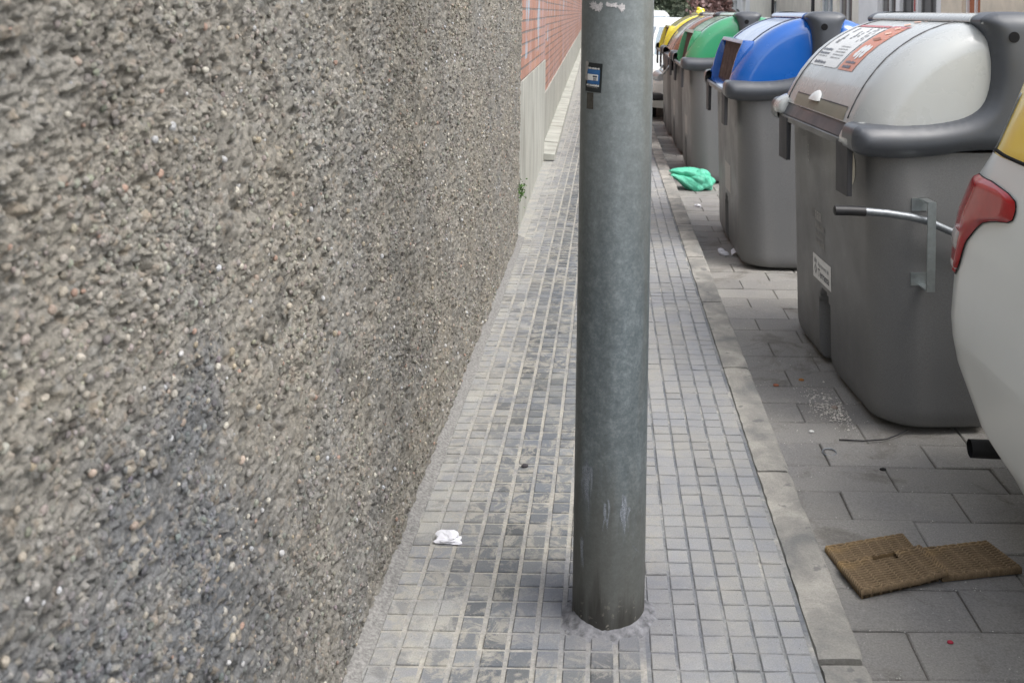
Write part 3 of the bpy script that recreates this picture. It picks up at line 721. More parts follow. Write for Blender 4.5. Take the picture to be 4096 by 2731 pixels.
def lidpatch(name, y0, y1, z0, z1, mat, parent, off=.003, nu=2, ns=10, wav=0.0):
    s0, s1 = arc_at_z(z0), arc_at_z(z1); V = []
    for j in range(ns + 1):
        for i in range(nu + 1):
            y = y0 + (y1 - y0) * i / nu; s = s0 + (s1 - s0) * j / ns
            if wav and j == 0: s += wav * (random.random() - .3)
            x, z = arc_pt(s, off); V.append((x, y, z))
    F = [(j * (nu + 1) + i, j * (nu + 1) + i + 1, (j + 1) * (nu + 1) + i + 1, (j + 1) * (nu + 1) + i) for j in range(ns) for i in range(nu)]
    return mesh(name, V, F, mat, parent, smooth=True)
def domed(P, yb, yr, r, h=.007):
    """outline P (x,z) from yb to the rim at yr, then rising by r as a rounded skin that follows the distance to the outline"""
    P = np.array(P); A = P; B = np.roll(P, -1, 0)
    def dist(Q):
        best = np.full(len(Q), 9.0); bp = np.zeros((len(Q), 2))
        for a, b in zip(A, B):
            ab = b - a; t_ = np.clip(((Q - a) @ ab) / (ab @ ab + 1e-12), 0, 1); c_ = a + t_[:, None] * ab; d = np.linalg.norm(Q - c_, axis=1); m = d < best; best[m] = d[m]; bp[m] = c_[m]
        ins = np.zeros(len(Q), bool)
        for a, b in zip(A, B):
            c_ = ((a[1] > Q[:, 1]) != (b[1] > Q[:, 1])) & (Q[:, 0] < (b[0] - a[0]) * (Q[:, 1] - a[1]) / (b[1] - a[1] + 1e-12) + a[0]); ins ^= c_
        return best, bp, ins
    xs = np.arange(P[:, 0].min() - h, P[:, 0].max() + 2 * h, h); zs = np.arange(P[:, 1].min() - h, P[:, 1].max() + 2 * h, h)
    XX, ZZ = np.meshgrid(xs, zs, indexing='ij'); Q = np.c_[XX.ravel(), ZZ.ravel()]; d, bp, ins = dist(Q)
    d = np.where(ins, d, 0.0); Q = np.where(ins[:, None], Q, bp); near = ins & (d < h * .45); Q = np.where(near[:, None], bp, Q); d = np.where(near, 0, d)
    q = np.clip(d / r, 0, 1); y = yr - r * np.sqrt(1 - (1 - q) ** 2)
    I = np.arange(len(Q)).reshape(len(xs), len(zs)); ok = (ins & ~near).reshape(len(xs), len(zs)); cell = ok[:-1, :-1] | ok[1:, :-1] | ok[1:, 1:] | ok[:-1, 1:]
    F = np.stack([I[:-1, :-1], I[1:, :-1], I[1:, 1:], I[:-1, 1:]], -1)[cell]
    # smooth the skin a little so that the medial ridges vanish
    Y2 = y.reshape(len(xs), len(zs)).copy()
    for _ in range(10):
        S_ = Y2.copy(); S_[1:-1, 1:-1] = (Y2[1:-1, 1:-1] * 2 + Y2[2:, 1:-1] + Y2[:-2, 1:-1] + Y2[1:-1, 2:] + Y2[1:-1, :-2]) / 6; Y2 = np.where(d.reshape(Y2.shape) > .012, S_, Y2)
    y = Y2.ravel(); used = np.unique(F); mp = -np.ones(len(Q), int); mp[used] = np.arange(len(used))
    V = [(Q[i, 0], y[i], Q[i, 1]) for i in used]; F = [tuple(dict.fromkeys(mp[f].tolist())) for f in F]; F = [f for f in F if len(f) > 2]
    b = len(V); N = len(P); V += [(p[0], yr, p[1]) for p in P] + [(p[0], yb, p[1]) for p in P]
    F += [(b + i, b + (i + 1) % N, b + N + (i + 1) % N, b + N + i) for i in range(N)]
    return V, F
def container(lidmat, label, loc, rz, mouth=True, lidname='lid'):
    t_ = thing('waste_container', label, 'waste container', loc, rz, 'waste containers standing in a row along the kerb')
    body = cached('body', 'body', body_mesh, M_BODY, t_, 50)
    # rim tray under the lid
    def rim():
        P = smooth_poly([(-.612, 1.150), (-.615, 1.182), (-.60, 1.190), (-.545, 1.215), (.05, 1.22), (.595, 1.215), (.65, 1.190), (.665, 1.182), (.662, 1.150)], 1)
        return pillow(P, -.625, .625, .01, .01)
    cached('rim', 'rim', rim, M_DARK if not mouth else M_BODY, t_) if False else None
    key = 'rim'
    v, f = rim(); mesh('rim', v, f, M_CAP if not mouth else lidmat, t_, angle=40)
    v, f = pillow([(-.627, 1.152), (-.627, 1.178), (-.617, 1.184), (-.609, 1.184), (-.609, 1.152)], -.60, .60, .004, .004); mesh('lip', v, f, M_BODY, t_, angle=40)
    # end caps with the lifting boss
    for s in (-1, 1):
        def cap(): return domed(cap_outline(), -.56, -.692, .075)
        o = cached('cap', 'end_cap', cap, M_CAP, t_, 60)
        if s > 0: o.scale = (1, -1, 1)
        def hole(): return pillow([(.022 * math.cos(a), 1.625 + .022 * math.sin(a)) for a in np.linspace(0, 2 * np.pi, 24, endpoint=False)], -.70, -.7665, 0, 0)
        h = cached('hole', 'socket', hole, M_BLACK, t_, 30); h.location.y = -.002 * (1 if s < 0 else -1)
        if s > 0: h.scale = (1, -1, 1)
        def flaps():
            return join([pillow([(-.630, .955), (-.632, 1.17), (-.606, 1.17), (-.608, .955)], y_, y_ + .160, .005, .005) for y_ in ((-.62,) if s < 0 else (.385,))])
        v, f = flaps(); mesh('flap', v, f, M_DARK, t_, angle=40)
    # lids, street side copied
    P, na = dome_outline(); Ps = np.array(P)
    wgt = np.array([1.0] * na + [.35] + [0.0] * (len(P) - na - 1))
    for s in (1, -1):
        if not mouth:
            def lid(): return pillow(Ps, -.700, .700, .17, .17, None, 10, (-.07, 1.275), .60)
            o = cached('lidfull', 'lid', lid, None, t_, 50)
        else:
            def lid():
                a = pillow(Ps, -.700, -.56, .139, 0, None, 10, (-.07, 1.275), .55); b = pillow(Ps, .700, .56, .139, 0, None, 10, (-.07, 1.275), .55)
                Q, nq = dome_outline(1.505); c_ = pillow(np.array(Q), -.561, .561, 0, 0); return join([a, b, c_])
            o = cached('lidmouth', 'lid', lid, None, t_, 50)
        if not o.data.materials: o.data.materials.append(None)
        o.material_slots[0].link = 'OBJECT'; o.material_slots[0].material = lidmat
        if s < 0: o.scale = (-1, 1, 1); o.location.x = 2 * XC
        if s < 0: continue
        def rimlip():
            Pd = np.array(dome_outline()[0]); m_ = [(p[0], -.702, p[1]) for p in Pd[len(ARC) - 1:]] + [(-.50, -.700, 1.2465), (-.575, -.690, 1.2475)]
            return tubeg(m_, .0075, 6)
        rl = mesh('lid_rim', *rimlip(), lidmat, o, smooth=True)
        # moulded seams
        def seam():
            out = []
            for y_ in (-.50, .50):
                pts = [(arc_pt(s_, .001)[0], y_ + .05 * (s_ / SEG[-1]) * (1 if y_ < 0 else -1) * .9, arc_pt(s_, .001)[1]) for s_ in np.linspace(0.02 if not mouth else arc_at_z(1.51), SEG[-1] - .002, 14)]
                out.append(tubeg(pts, .0042, 6))
            return out
        for v_, f_ in seam(): mesh('seam', v_, f_, M_DARK, o, smooth=True)
        if mouth:
            def fin():
                Q = smooth_poly([(-.592, 1.185), (-.588, 1.25), (-.568, 1.35), (-.535, 1.455), (-.500, 1.522), (-.425, 1.515), (-.42, 1.20)], 1, keep=(0, 5, 6))
                return [pillow(Q, y_, y_ + .028, .006, .006, n=2) for y_ in (-.568, .540)]
            for v_, f_ in fin(): mesh('hood_side', v_, f_, lidmat, o, angle=40)
            v, f = pillow([(-.512, 1.500), (-.500, 1.524), (-.425, 1.520), (-.425, 1.500)], -.545, .545, 0, 0); mesh('hood_top', v, f, lidmat, o)
            V = []; F = []; n_ = 90
            for i in range(n_ + 1):
                y_ = -.54 + 1.08 * i / n_; wv = .012 * math.sin(i * 1.7) + .006 * random.random(); V += [(-.530 + wv, y_, 1.20), (-.478 + wv * .3, y_, 1.505)]
            F = [(2 * i, 2 * i + 2, 2 * i + 3, 2 * i + 1) for i in range(n_)]
            mesh('rubber_curtain', V, F, M_RUBBER, t_, smooth=True)
    sp_ = pillow(smooth_poly([(-.118, 1.672), (-.112, 1.703), (-.07, 1.722), (.12, 1.722), (.160, 1.703), (.168, 1.672)], 2), -.60, .60, 0, 0); mesh('ridge', *sp_, lidmat, t_, angle=50)
    return t_
GX, GY, GRZ = 1.586, 4.76, R(4.0)
grey = container(M_LIDG, 'large grey waste container with a pale grey lid, nearest to the parked car', (GX, GY, ROAD), GRZ, mouth=False)
blue = container(M_LIDB, 'waste container with a blue lid and an open paper slot, second in the row', (1.42, 7.27, ROAD), R(.3))
green = container(M_LIDV, 'waste container with a green lid, standing behind the green plastic bag', (1.384, 10.62, ROAD), R(0))
brown = container(M_LIDM, 'waste container with a brown lid, between the green and the yellow one', (1.385, 12.55, ROAD), R(.5), mouth=False)
yellow = container(M_LIDY, 'waste container with a yellow lid, farthest in the row', (1.37, 14.3, ROAD), R(-.3))
# --- details of the grey container
lg = [c_ for c_ in grey.children if c_.name.startswith('lid')][0]
P1 = lidpatch('poster', .02, .470, 1.447, 1.640, M_WHITE, lg, .0025, 12, 12, .006); P1['label'] = 'white printed poster'
P2 = lidpatch('poster', -.222, -.008, 1.446, 1.643, M_ORANGE, lg, .0025, 6, 12); P2['label'] = 'orange printed poster'
lidpatch('poster_band', .02, .470, 1.6435, 1.652, M_RED, lg, .0027, 4, 3); lidpatch('poster_band', -.222, -.008, 1.6435, 1.652, M_RED, lg, .0027, 4, 3)
def on_lid(y, s, off=.0042):
    x, z = arc_pt(s, off); return Vector((x, y, z))
S0 = arc_at_z(1.447)
def lidtext(txt, size, y, s, mat, par, bold=0.0, name='lettering'):
    return text_mesh(txt, size, mat, name, par, lambda a, b: on_lid(y - a, S0 + s + b), bold=bold)
def bars(name, n, h, gap, L, fn, mat, par, seed, wmin=.003, wmax=.007):
    """rows of tiny letter-like marks, too small to read"""
    r2 = random.Random(seed); V = []; F = []
    for i in range(n):
        a = 0
        while a < L * r2.uniform(.8, 1.0):
            w_ = r2.uniform(wmin, wmax); b = len(V); b0 = -i * gap; hh = h * r2.choice((1, .75, .75))
            V += [fn(a, b0), fn(a + w_, b0), fn(a + w_, b0 + hh), fn(a, b0 + hh)]; F.append((b, b + 1, b + 2, b + 3)); a += w_ + r2.choice((.0015, .0015, .005))
    return mesh(name, V, F, mat, par)
bars('lettering', 1, .018, .0, .20, lambda a, b: on_lid(.42 - a, S0 + .014 + b), M_INK, P1, 1, .004, .014)
bars('lettering', 2, .017, .026, .16, lambda a, b: on_lid(.455 - a, S0 + .100 + b), M_INK, P1, 2, .006, .012)
bars('lettering', 1, .008, .0, .18, lambda a, b: on_lid(.455 - a, S0 + .058 + b), M_INKG, P1, 3)
bars('lettering', 5, .008, .020, .17, lambda a, b: on_lid(.235 - a, S0 + .135 + b), M_INKG, P1, 4)
rr = random.Random(5)
V = []; F = []
for (yy_, ss_, wy, ws, n_) in ((.40, .16, .05, .012, 3), (.385, .19, .03, .05, 2), (.27, .20, .035, .012, 5), (.20, .22, .02, .018, 4), (.13, .18, .02, .018, 6), (.08, .19, .018, .022, 5)):
    for i in range(n_):
        b = len(V); y_ = yy_ + rr.uniform(-.01, .01); s_ = ss_ + i * ws * 1.35; V += [on_lid(y_, S0 + s_), on_lid(y_ - wy * rr.uniform(.5, 1), S0 + s_), on_lid(y_ - wy * rr.uniform(.5, 1), S0 + s_ + ws), on_lid(y_, S0 + s_ + ws)]; F.append((b, b + 1, b + 2, b + 3))
for f4 in F: mesh('pictogram', [V[q] for q in f4], [(0, 1, 2, 3)], M_INKG, P1)
def ell(y, s, ry, rs, off=.0042, n=20):
    return [on_lid(y + ry * math.cos(a), S0 + s + rs * math.sin(a), off) for a in np.linspace(0, 2 * np.pi, n, endpoint=False)], [tuple(range(n))]
for v, f in ([ell(-.085, .135, .022, .028), ell(-.125, .14, .022, .030), ell(-.165, .135, .022, .028), ell(-.085, .10, .022, .022), ell(-.125, .095, .014, .03), ell(-.165, .10, .022, .022)]): mesh('pictogram', v, f, M_WHITE, P2)
PALE_ = plain('pale_print', (.66, .42, .33), .5, .4)
for v, f in ([ell(-.115, .27 + .05 * i, .045, .016, n=4) for i in range(4)] + [ell(-.19, .22 + .03 * i, .008, .006, n=6) for i in range(8)]): mesh('pictogram', v, f, PALE_, P2)
v, f = join([ell(-.10, .215, .06, .018, n=4)]); mesh('pictogram', v, f, plain('mid_print', (.30, .13, .08), .5, .4), P2)
bars('lettering', 1, .016, 0, .13, lambda a, b: on_lid(-.045 - a, S0 + .040 + b), M_INK, P2, 5, .005, .012); bars('lettering', 1, .018, 0, .12, lambda a, b: on_lid(-.05 - a, S0 + .012 + b), M_INK, P2, 6, .008, .016)
# embossed oval
pts = []
for q, (ry, rs) in enumerate(((.075, .035),)):
    pts = [on_lid(.19 + ry * math.cos(a), arc_at_z(1.385) - S0 + rs * math.sin(a), .001) for a in np.linspace(0.15, math.pi - .15, 20)]; pts2 = [on_lid(.19 + ry * math.cos(a), arc_at_z(1.385) - S0 + rs * math.sin(a), .001) for a in np.linspace(math.pi + .3, 2 * math.pi - .3, 20)]
v, f = join([tubeg(pts, .0022, 6), tubeg(pts2, .0022, 6)] + [tubeg([on_lid(.235 - i * .013, arc_at_z(1.385) - S0 - .012 + .006 * (i % 3), .001), on_lid(.228 - i * .013, arc_at_z(1.385) - S0 + .012 - .004 * (i % 2), .001)], .0018, 6) for i in range(8)])
mesh('embossed_emblem', v, f, M_LIDG, lg, smooth=True)
# recess with half-moon grip, sloping dark shelf, white corner pieces
lidpatch('hand_recess', -.448, .372, 1.250, 1.305, plastic('recess_tan', (.27, .255, .20), .5, .3, (.33, .29, .22), .1), lg, .002, 4, 4)
V = []; F = []
for i in range(13):
    for j in range(7):
        a = math.pi * i / 12; b_ = math.pi / 2 * j / 6; zc_ = 1.296; xs_ = arc_pt(arc_at_z(zc_ + .046 * math.sin(a) * math.cos(b_)))[0]
        V.append((xs_ - .020 * math.sin(b_) * math.sin(a) ** .5 - .002, .045 + .078 * math.cos(a), zc_ + .046 * math.sin(a) * math.cos(b_)))
F = [(i * 7 + j, (i + 1) * 7 + j, (i + 1) * 7 + j + 1, i * 7 + j + 1) for i in range(12) for j in range(6)]
mesh('grip', V, F, M_WHITE, lg, smooth=True)
lidpatch('recess_painted_shade', -.448, .372, 1.304, 1.309, M_DARK, lg, .003, 4, 1)  # dark strip painting the shade along the recess's top edge
v, f = pillow([(-.622, 1.186), (-.618, 1.193), (-.585, 1.252), (-.52, 1.252), (-.52, 1.19)], -.49, .49, .003, .003); mesh('shelf', v, f, M_CAP, grey, angle=40)
for y0, y1 in ((-.645, -.490), (.490, .645)):
    v, f = pillow(smooth_poly([(-.645, 1.178), (-.648, 1.222), (-.62, 1.262), (-.57, 1.285), (-.53, 1.27), (-.53, 1.178)], 1), y0, y1, .02, .035, n=4) if y0 > 0 else pillow(smooth_poly([(-.640, 1.160), (-.640, 1.200), (-.61, 1.244), (-.57, 1.265), (-.53, 1.25), (-.53, 1.16)], 1), y0, y1, .015, .045, n=4)
    mesh('corner_piece', v, f, M_LIDG, grey, smooth=True)
# small print on the body
def onfront(y, z, off=.0015):
    t2 = (z - .03) / 1.12; hx = .530 + .034 * t2; hy = .710 - .005 * t2; x = -(hx + .006 * max(0, 1 - (y / hy) ** 2)) - off
    return Vector((x + XC, y, z))
def frontpatch(name, y0, y1, z0, z1, mat, par, off=.0015, n_=10):
    V = []
    for i in range(n_ + 1): y = y0 + (y1 - y0) * i / n_; V += [onfront(y, z0, off), onfront(y, z1, off)]
    return mesh(name, V, [(2 * i, 2 * i + 2, 2 * i + 3, 2 * i + 1) for i in range(n_)], mat, par)
gb = [c_ for c_ in grey.children if c_.name.startswith('body')][0]
def sticker(cont, bodyo, y1=.228, y0=-.075, z0=.405, z1=.522, detail=True):
    s_ = frontpatch('sticker', y0, y1, z0, z1, M_WHITE if detail else M_STAMP, bodyo)
    if detail:
        text_mesh('Ajuntament de', .030, M_INKG, 'lettering', s_, lambda a, b: onfront(y1 - .088 - a * 1.0, z1 - .046 + b, .003), bold=.0004)
        text_mesh('Terrassa', .054, M_INK, 'lettering', s_, lambda a, b: onfront(y1 - .088 - a * .98, z0 + .022 + b, .003), bold=.0008)
        yc = y1 - .045; V = []; F = []
        for (dz, ry, rz_) in ((.0, .022, .026), ):
            V = [onfront(yc - q[0] * ry, (z0 + z1) / 2 - .012 + q[1] * rz_, .003) for q in ((0, 1.1), (1, 0), (0, -1.1), (-1, 0), (0, .6), (.55, 0), (0, -.6), (-.55, 0))]
            F = [(0, 1, 5, 4), (1, 2, 6, 5), (2, 3, 7, 6), (3, 0, 4, 7)]
        b = len(V); V += [onfront(yc - q[0] * .02, z1 - .026 + q[1] * .014, .003) for q in ((-1, -1), (1, -1), (1.2, .6), (.5, 0), (0, .9), (-.5, 0), (-1.2, .6))]; F.append(tuple(range(b, b + 7)))
        mesh('emblem', V, F, M_INKG, s_)
sticker(grey, gb)
text_mesh('TE', .060, M_STAMPF, 'lettering', gb, lambda a, b: onfront(.252 - a, .700 + b, .0018)); text_mesh('RRR', .060, M_STAMP, 'lettering', gb, lambda a, b: onfront(.182 - a, .700 + b, .0018), bold=.001)
bars('lettering', 3, .030, .040, .17, lambda a, b: onfront(.182 - a, .658 + b, .0018), M_STAMPF, gb, 8, .008, .02)
text_mesh('ND', .055, M_STAMP, 'lettering', gb, lambda a, b: onfront(.30 - b * .6, 1.055 - a * 1.1, .0018)); text_mesh('N', .05, M_STAMPF, 'lettering', gb, lambda a, b: onfront(.21 - b * .6, 1.05 - a, .0018))
# round cream sticker, half hidden by the near flap
V = [onfront(-.355 + .095 * math.cos(a), 1.045 + .095 * math.sin(a), .002) for a in np.linspace(0, 2 * np.pi, 32, endpoint=False)]; mesh('round_sticker', V, [tuple(range(32))], M_CREAM, gb)
# pedal lever with black grip and strap bracket at the near end
lev = tubeg([(-.615, -.775, .926), (-.52, -.775, .918), (-.42, -.772, .903), (-.345, -.768, .884), (-.21, -.762, .826), (-.08, -.755, .765), (.02, -.73, .72), (.04, -.66, .71)], .0155, 14)
lv = mesh('opening_lever', *lev, M_STEELD, grey, angle=50)
gr = tubeg([(-.733, -.775, .929), (-.728, -.775, .929), (-.67, -.775, .928), (-.605, -.775, .925)], [.010, .0195, .0195, .0195], 14); mesh('handgrip', *gr, M_BLKPL, lv, angle=60)
bro = mesh('strap_bracket', *boxg(-.361, -.327, -.806, -.799, .612, .967), M_STEEL, grey)
for z0_, z1_ in ((.960, .967), (.612, .619)): mesh('bracket_arm', *boxg(-.361, -.327, -.799, -.700, z0_, z1_), M_STEEL, bro)
for z0_, z1_ in ((.915, .967), (.612, .665)): mesh('bracket_foot', *boxg(-.390, -.327, -.712, -.695, z0_, z1_), M_STEEL, bro)
# stickers and lower details of the others
for cont, dz in ((blue, .0), (green, .0), (brown, .0)):
    b_ = [c_ for c_ in cont.children if c_.name.startswith('body')][0]
    sticker(cont, b_, .10, -.20, .42, .62, False)
bb = [c_ for c_ in brown.children if c_.name.startswith('body')][0]
v, f = join([tubeg([(-.60, -.46, 1.10), (-.69, -.46, .965), (-.69, .30, .965), (-.60, .30, 1.10)], .012, 8)]); mesh('pull_bar', v, f, M_STEEL, brown, smooth=True)
v, f = pillow([(-.62, 1.0), (-.645, 1.03), (-.64, 1.15), (-.56, 1.15), (-.55, 1.0)], -.44, .28, .01, .01); mesh('front_tray', v, f, M_DARK, brown, angle=40)
v, f = pillow(smooth_poly([(-.640, 1.160), (-.655, 1.205), (-.61, 1.25), (-.57, 1.27), (-.53, 1.16)], 1), -.66, -.50, .02, .02); mesh('corner_piece', v, f, M_LIDM, brown, smooth=True)
# torn bag caught on the yellow container
LATER_SCRAP = ('pale yellow plastic scrap lying on top of the yellow-lidded container', 'scrap')

# ------------------------------------------------------------------ cars
k = NT('white_car_paint', .32, .5); c = k.mix(k.ramp(k.noise(1.0, 5, .6, vec=k.map((3, 3, 1))), [(.50, 0.0), (.80, .3)]), (.80, .825, .80), (.62, .635, .61)); k.col(c); k.b.inputs['Coat Weight'].default_value = .6; k.b.inputs['Coat Roughness'].default_value = .08
M_CARW = k.m
k = NT('yellow_car_paint', .35, .5); k.col(k.ramp(k.noise(6, 4), [(.3, (.74, .50, .015)), (.7, (.80, .56, .025))])); k.b.inputs['Coat Weight'].default_value = .6; k.b.inputs['Coat Roughness'].default_value = .08
M_CARY = k.m
k = NT('tail_light_red', .22, .35); k.col(k.ramp(k.noise(30, 3), [(.3, (.38, .008, .012)), (.7, (.46, .012, .016))])); k.b.inputs['Coat Weight'].default_value = .4
M_TAIL = k.m
M_LENS = plain('clear_lens', (.50, .46, .45), .15, .8, var=.2, scale=60)
k = NT('car_glass', .05, .8); k.col((.03, .035, .04)); k.b.inputs['Coat Weight'].default_value = 1.0
M_GLASS = k.m
k = NT('windscreen_painted_sky', .05, .9); k.col((.28, .34, .38)); k.b.inputs['Coat Weight'].default_value = 1.0  # pale sky reflection painted into the glass base colour
M_WSCR = k.m
M_HEAD = plain('headlamp_glass', (.50, .53, .55), .12, .8, .5, var=.25, scale=40)
M_TYRE = plain('tyre_rubber', (.02, .02, .021), .8, .3, var=.2)
M_RIM = plain('alloy_rim', (.45, .46, .47), .3, .5, .7)
ZR = [.20, .326, .373, .517, .658, .768, .93, 1.041, 1.17, 1.279, 1.50, 1.60]
def side_off(z): return float(np.interp(z, [.2, .35, .6, .95, 1.15, 1.28, 1.5, 1.62], [.10, .03, .0, .005, .03, .06, .15, .25]))
YR_TAB = {}
def solve_rear(z, ratio, X0, a, b):
    ph = np.linspace(0, np.pi / 2, 300); lo, hi = 2.0, 6.0
    for _ in range(40):
        m = (lo + hi) / 2; X = X0 + side_off(z) + a * (1 - np.cos(ph)); Y = m - b * (1 - np.sin(ph))
        if (X / Y).min() > ratio: lo = m
        else: hi = m
    return m
ZT = [.20, .326, .373, .517, .658, .768, .93, 1.041, 1.17, 1.279, 1.50, 1.58, 1.62]
RT = [3.70, 3.802, 3.983, 4.15, 4.193, 4.178, 4.15, 4.124, 4.042, 3.955, 3.955, 3.93, 3.80]
FZ = [.20, .35, .6, .72, .82, .88, .93, .98, 1.02, 1.2, 1.4, 1.5, 1.58, 1.62]
FY = [.10, .02, .0, .05, .16, .42, .80, 1.02, 1.08, 1.34, 1.66, 1.90, 2.20, 2.45]
CA, CB = .55, .50
def car_rear(z): return float(np.interp(z, ZT, RT))
def car_pt(t, z, off=0.0):
    """point on the left rear corner: t<0 metres along the side, t>0 angle round the corner"""
    x = -.85 + side_off(z) + CA * (1 - math.cos(max(t, 0))); y = car_rear(z) - CB * (1 - math.sin(max(t, 0))) + min(t, 0)
    c_, s_ = math.cos(max(t, 0)), math.sin(max(t, 0)); return Vector((x - off * c_, y + off * s_, z))
def car_ring(z):
    hx = .85 - side_off(z); yr = car_rear(z); yf = float(np.interp(z, FZ, FY)); fa, fb = min(.45, hx * .6), .40
    P = []
    for i in range(15): a = math.pi / 2 * i / 14; P.append((-hx + fa * (1 - math.sin(a)), yf + fb * (1 - math.cos(a))))   # front left corner
    for i in range(1, 110): P.append((-hx, yf + fb + (yr - CB - yf - fb) * i / 110))
    for i in range(21): a = math.pi / 2 * i / 20; P.append((-hx + CA * (1 - math.cos(a)), yr - CB * (1 - math.sin(a))))
    # rear centre bows slightly
    Q = [(-x, y) for x, y in P[::-1]]
    return P + Q
def car(label, loc, lower, far=False, two_tone=False, group=None):
    c = thing('parked_car', label, 'car', loc, 0, group)
    zs = list(np.linspace(.20, 1.62, 72)); rings = [car_ring(z) for z in zs]; N = len(rings[0])
    arch = [(.86, .36), (2.75, .36)]
    V = []
    for z, P in zip(zs, rings):
        for x, y in P:
            for (ay, ar) in arch:
                d = math.hypot(y - ay, z - .31)
                if d < ar and abs(x) > .5: m_ = min(1, (ar - d) / .05); m_ = m_ * m_ * (3 - 2 * m_); x -= math.copysign(.14 * m_, x)
            V.append((x, y, z))
    split = min(range(72), key=lambda i: abs(zs[i] - 1.262 if two_tone else zs[i] - 1.0))
    roof = min(range(72), key=lambda i: abs(zs[i] - 1.47))
    def sub(i0, i1, name, mat, cap=False, sel=None):
        F = []
        for i in range(i0, i1):
            for j in range(N):
                if sel and not sel(V[i * N + j]): continue
                F.append((i * N + j, i * N + (j + 1) % N, (i + 1) * N + (j + 1) % N, (i + 1) * N + j))
        if cap: F.append(tuple(range(i1 * N, (i1 + 1) * N)))
        used = sorted({q for f_ in F for q in f_}); mp = {q: k_ for k_, q in enumerate(used)}
        return mesh(name, [V[q] for q in used], [tuple(mp[q] for q in f_) for f_ in F], mat, c, angle=38)
    body = sub(0, split, 'body', lower)
    if two_tone:
        sub(split, roof, 'rear_quarter', M_CARY, sel=lambda p: p[1] > 2.7)['label'] = 'yellow rear quarter'
        sub(split, roof, 'side_window', M_GLASS, sel=lambda p: p[1] <= 2.7)
        sub(roof, 71, 'roof', M_CARY, True)
    else:
        sub(split, roof, 'window', M_WSCR if far else M_GLASS, sel=None); sub(roof, 71, 'roof', lower, True)
        for s in (-1, 1):
            A = [Vector((s * (.85 - side_off(z) - .14) * 1.0, float(np.interp(z, FZ, FY)) + .06, z)) for z in np.linspace(1.0, 1.47, 8)]
            mesh('pillar', *tubeg(A, .030, 8), lower, c, smooth=True)
    wi = 0
    for (ay, ar) in arch:
        for s in (-1, 1):
            pr = [(-.02, .20), (-.02, .285), (.0, .305), (.04, .31), (.15, .31), (.19, .30), (.2, .2)]
            Vw = []; n_ = 40
            for (dx, r_) in pr:
                for q in range(n_): a = 2 * math.pi * q / n_; Vw.append((s * (.835 - dx), ay + r_ * math.cos(a), .31 + r_ * math.sin(a)))
            Fw = [(i * n_ + q, i * n_ + (q + 1) % n_, (i + 1) * n_ + (q + 1) % n_, (i + 1) * n_ + q) for i in range(len(pr) - 1) for q in range(n_)]
            wheel = mesh('wheel', Vw, Fw, M_TYRE, c, angle=40)
            Vr = []; Fr = []
            for i in range(n_): a = 2 * math.pi * i / n_; rr_ = .20; Vr += [(s * .842, ay + rr_ * math.cos(a), .31 + rr_ * math.sin(a)), (s * .815, ay + (.17 if i % 8 < 5 else .09) * math.cos(a), .31 + (.17 if i % 8 < 5 else .09) * math.sin(a))]
            b = len(Vr); Vr.append((s * .83, ay, .31)); Fr = [(2 * i, 2 * ((i + 1) % n_), 2 * ((i + 1) % n_) + 1, 2 * i + 1) for i in range(n_)] + [(2 * i + 1, 2 * ((i + 1) % n_) + 1, b) for i in range(n_)]
            mesh('rim', Vr, Fr, M_RIM, wheel, smooth=False)
    # front end: headlights, grille, intake, plate
    for s in (-1, 1):
        V2 = []; F2 = []; n_, m_ = 24, 8
        for i in range(m_ + 1):
            for q in range(n_):
                a = 2 * math.pi * q / n_; ph = math.pi / 2 * i / m_
                V2.append((s * .60 + .15 * math.cos(a) * math.sin(ph), .155 - .125 * math.cos(ph) * (.9) + .22 * abs(.15 * math.cos(a) * math.sin(ph)) * (1 if math.cos(a) * s > 0 else .2), .70 + .115 * math.sin(a) * math.sin(ph)))
        F2 = [(i * n_ + q, i * n_ + (q + 1) % n_, (i + 1) * n_ + (q + 1) % n_, (i + 1) * n_ + q) for i in range(m_) for q in range(n_)]
        hl = mesh('headlight', V2, F2, M_HEAD, c, smooth=True)
        V3 = [(s * .60 + .055 * math.cos(a), .02, .70 + .055 * math.sin(a)) for a in np.linspace(0, 6.283, 20, endpoint=False)]; mesh('reflector', V3, [tuple(range(20))], M_RIM, hl)
        bevbox('fog_recess', s * .66 - .12, s * .66 + .12, .02 + .03, .2, .33, .45, .03, M_BLKPL, c)
        bevbox('wing_mirror', s * .93 - .09, s * .93 + .09, 1.25, 1.36, .98, 1.12, .035, lower, c)
    bevbox('grille', -.38, .38, -.012, .1, .58, .68, .02, M_BLKPL, c); bevbox('lower_intake', -.42, .42, -.02, .1, .28, .42, .03, M_BLKPL, c)
    bevbox('number_plate', -.26, .26, -.030, -.012, .46, .56, .004, M_WHITE, c)
    return c, body
near, nbody = car('white parked car with a yellow rear quarter and red tail light beside the sidewalk', (2.05, -.35, ROAD), M_CARW, two_tone=True)
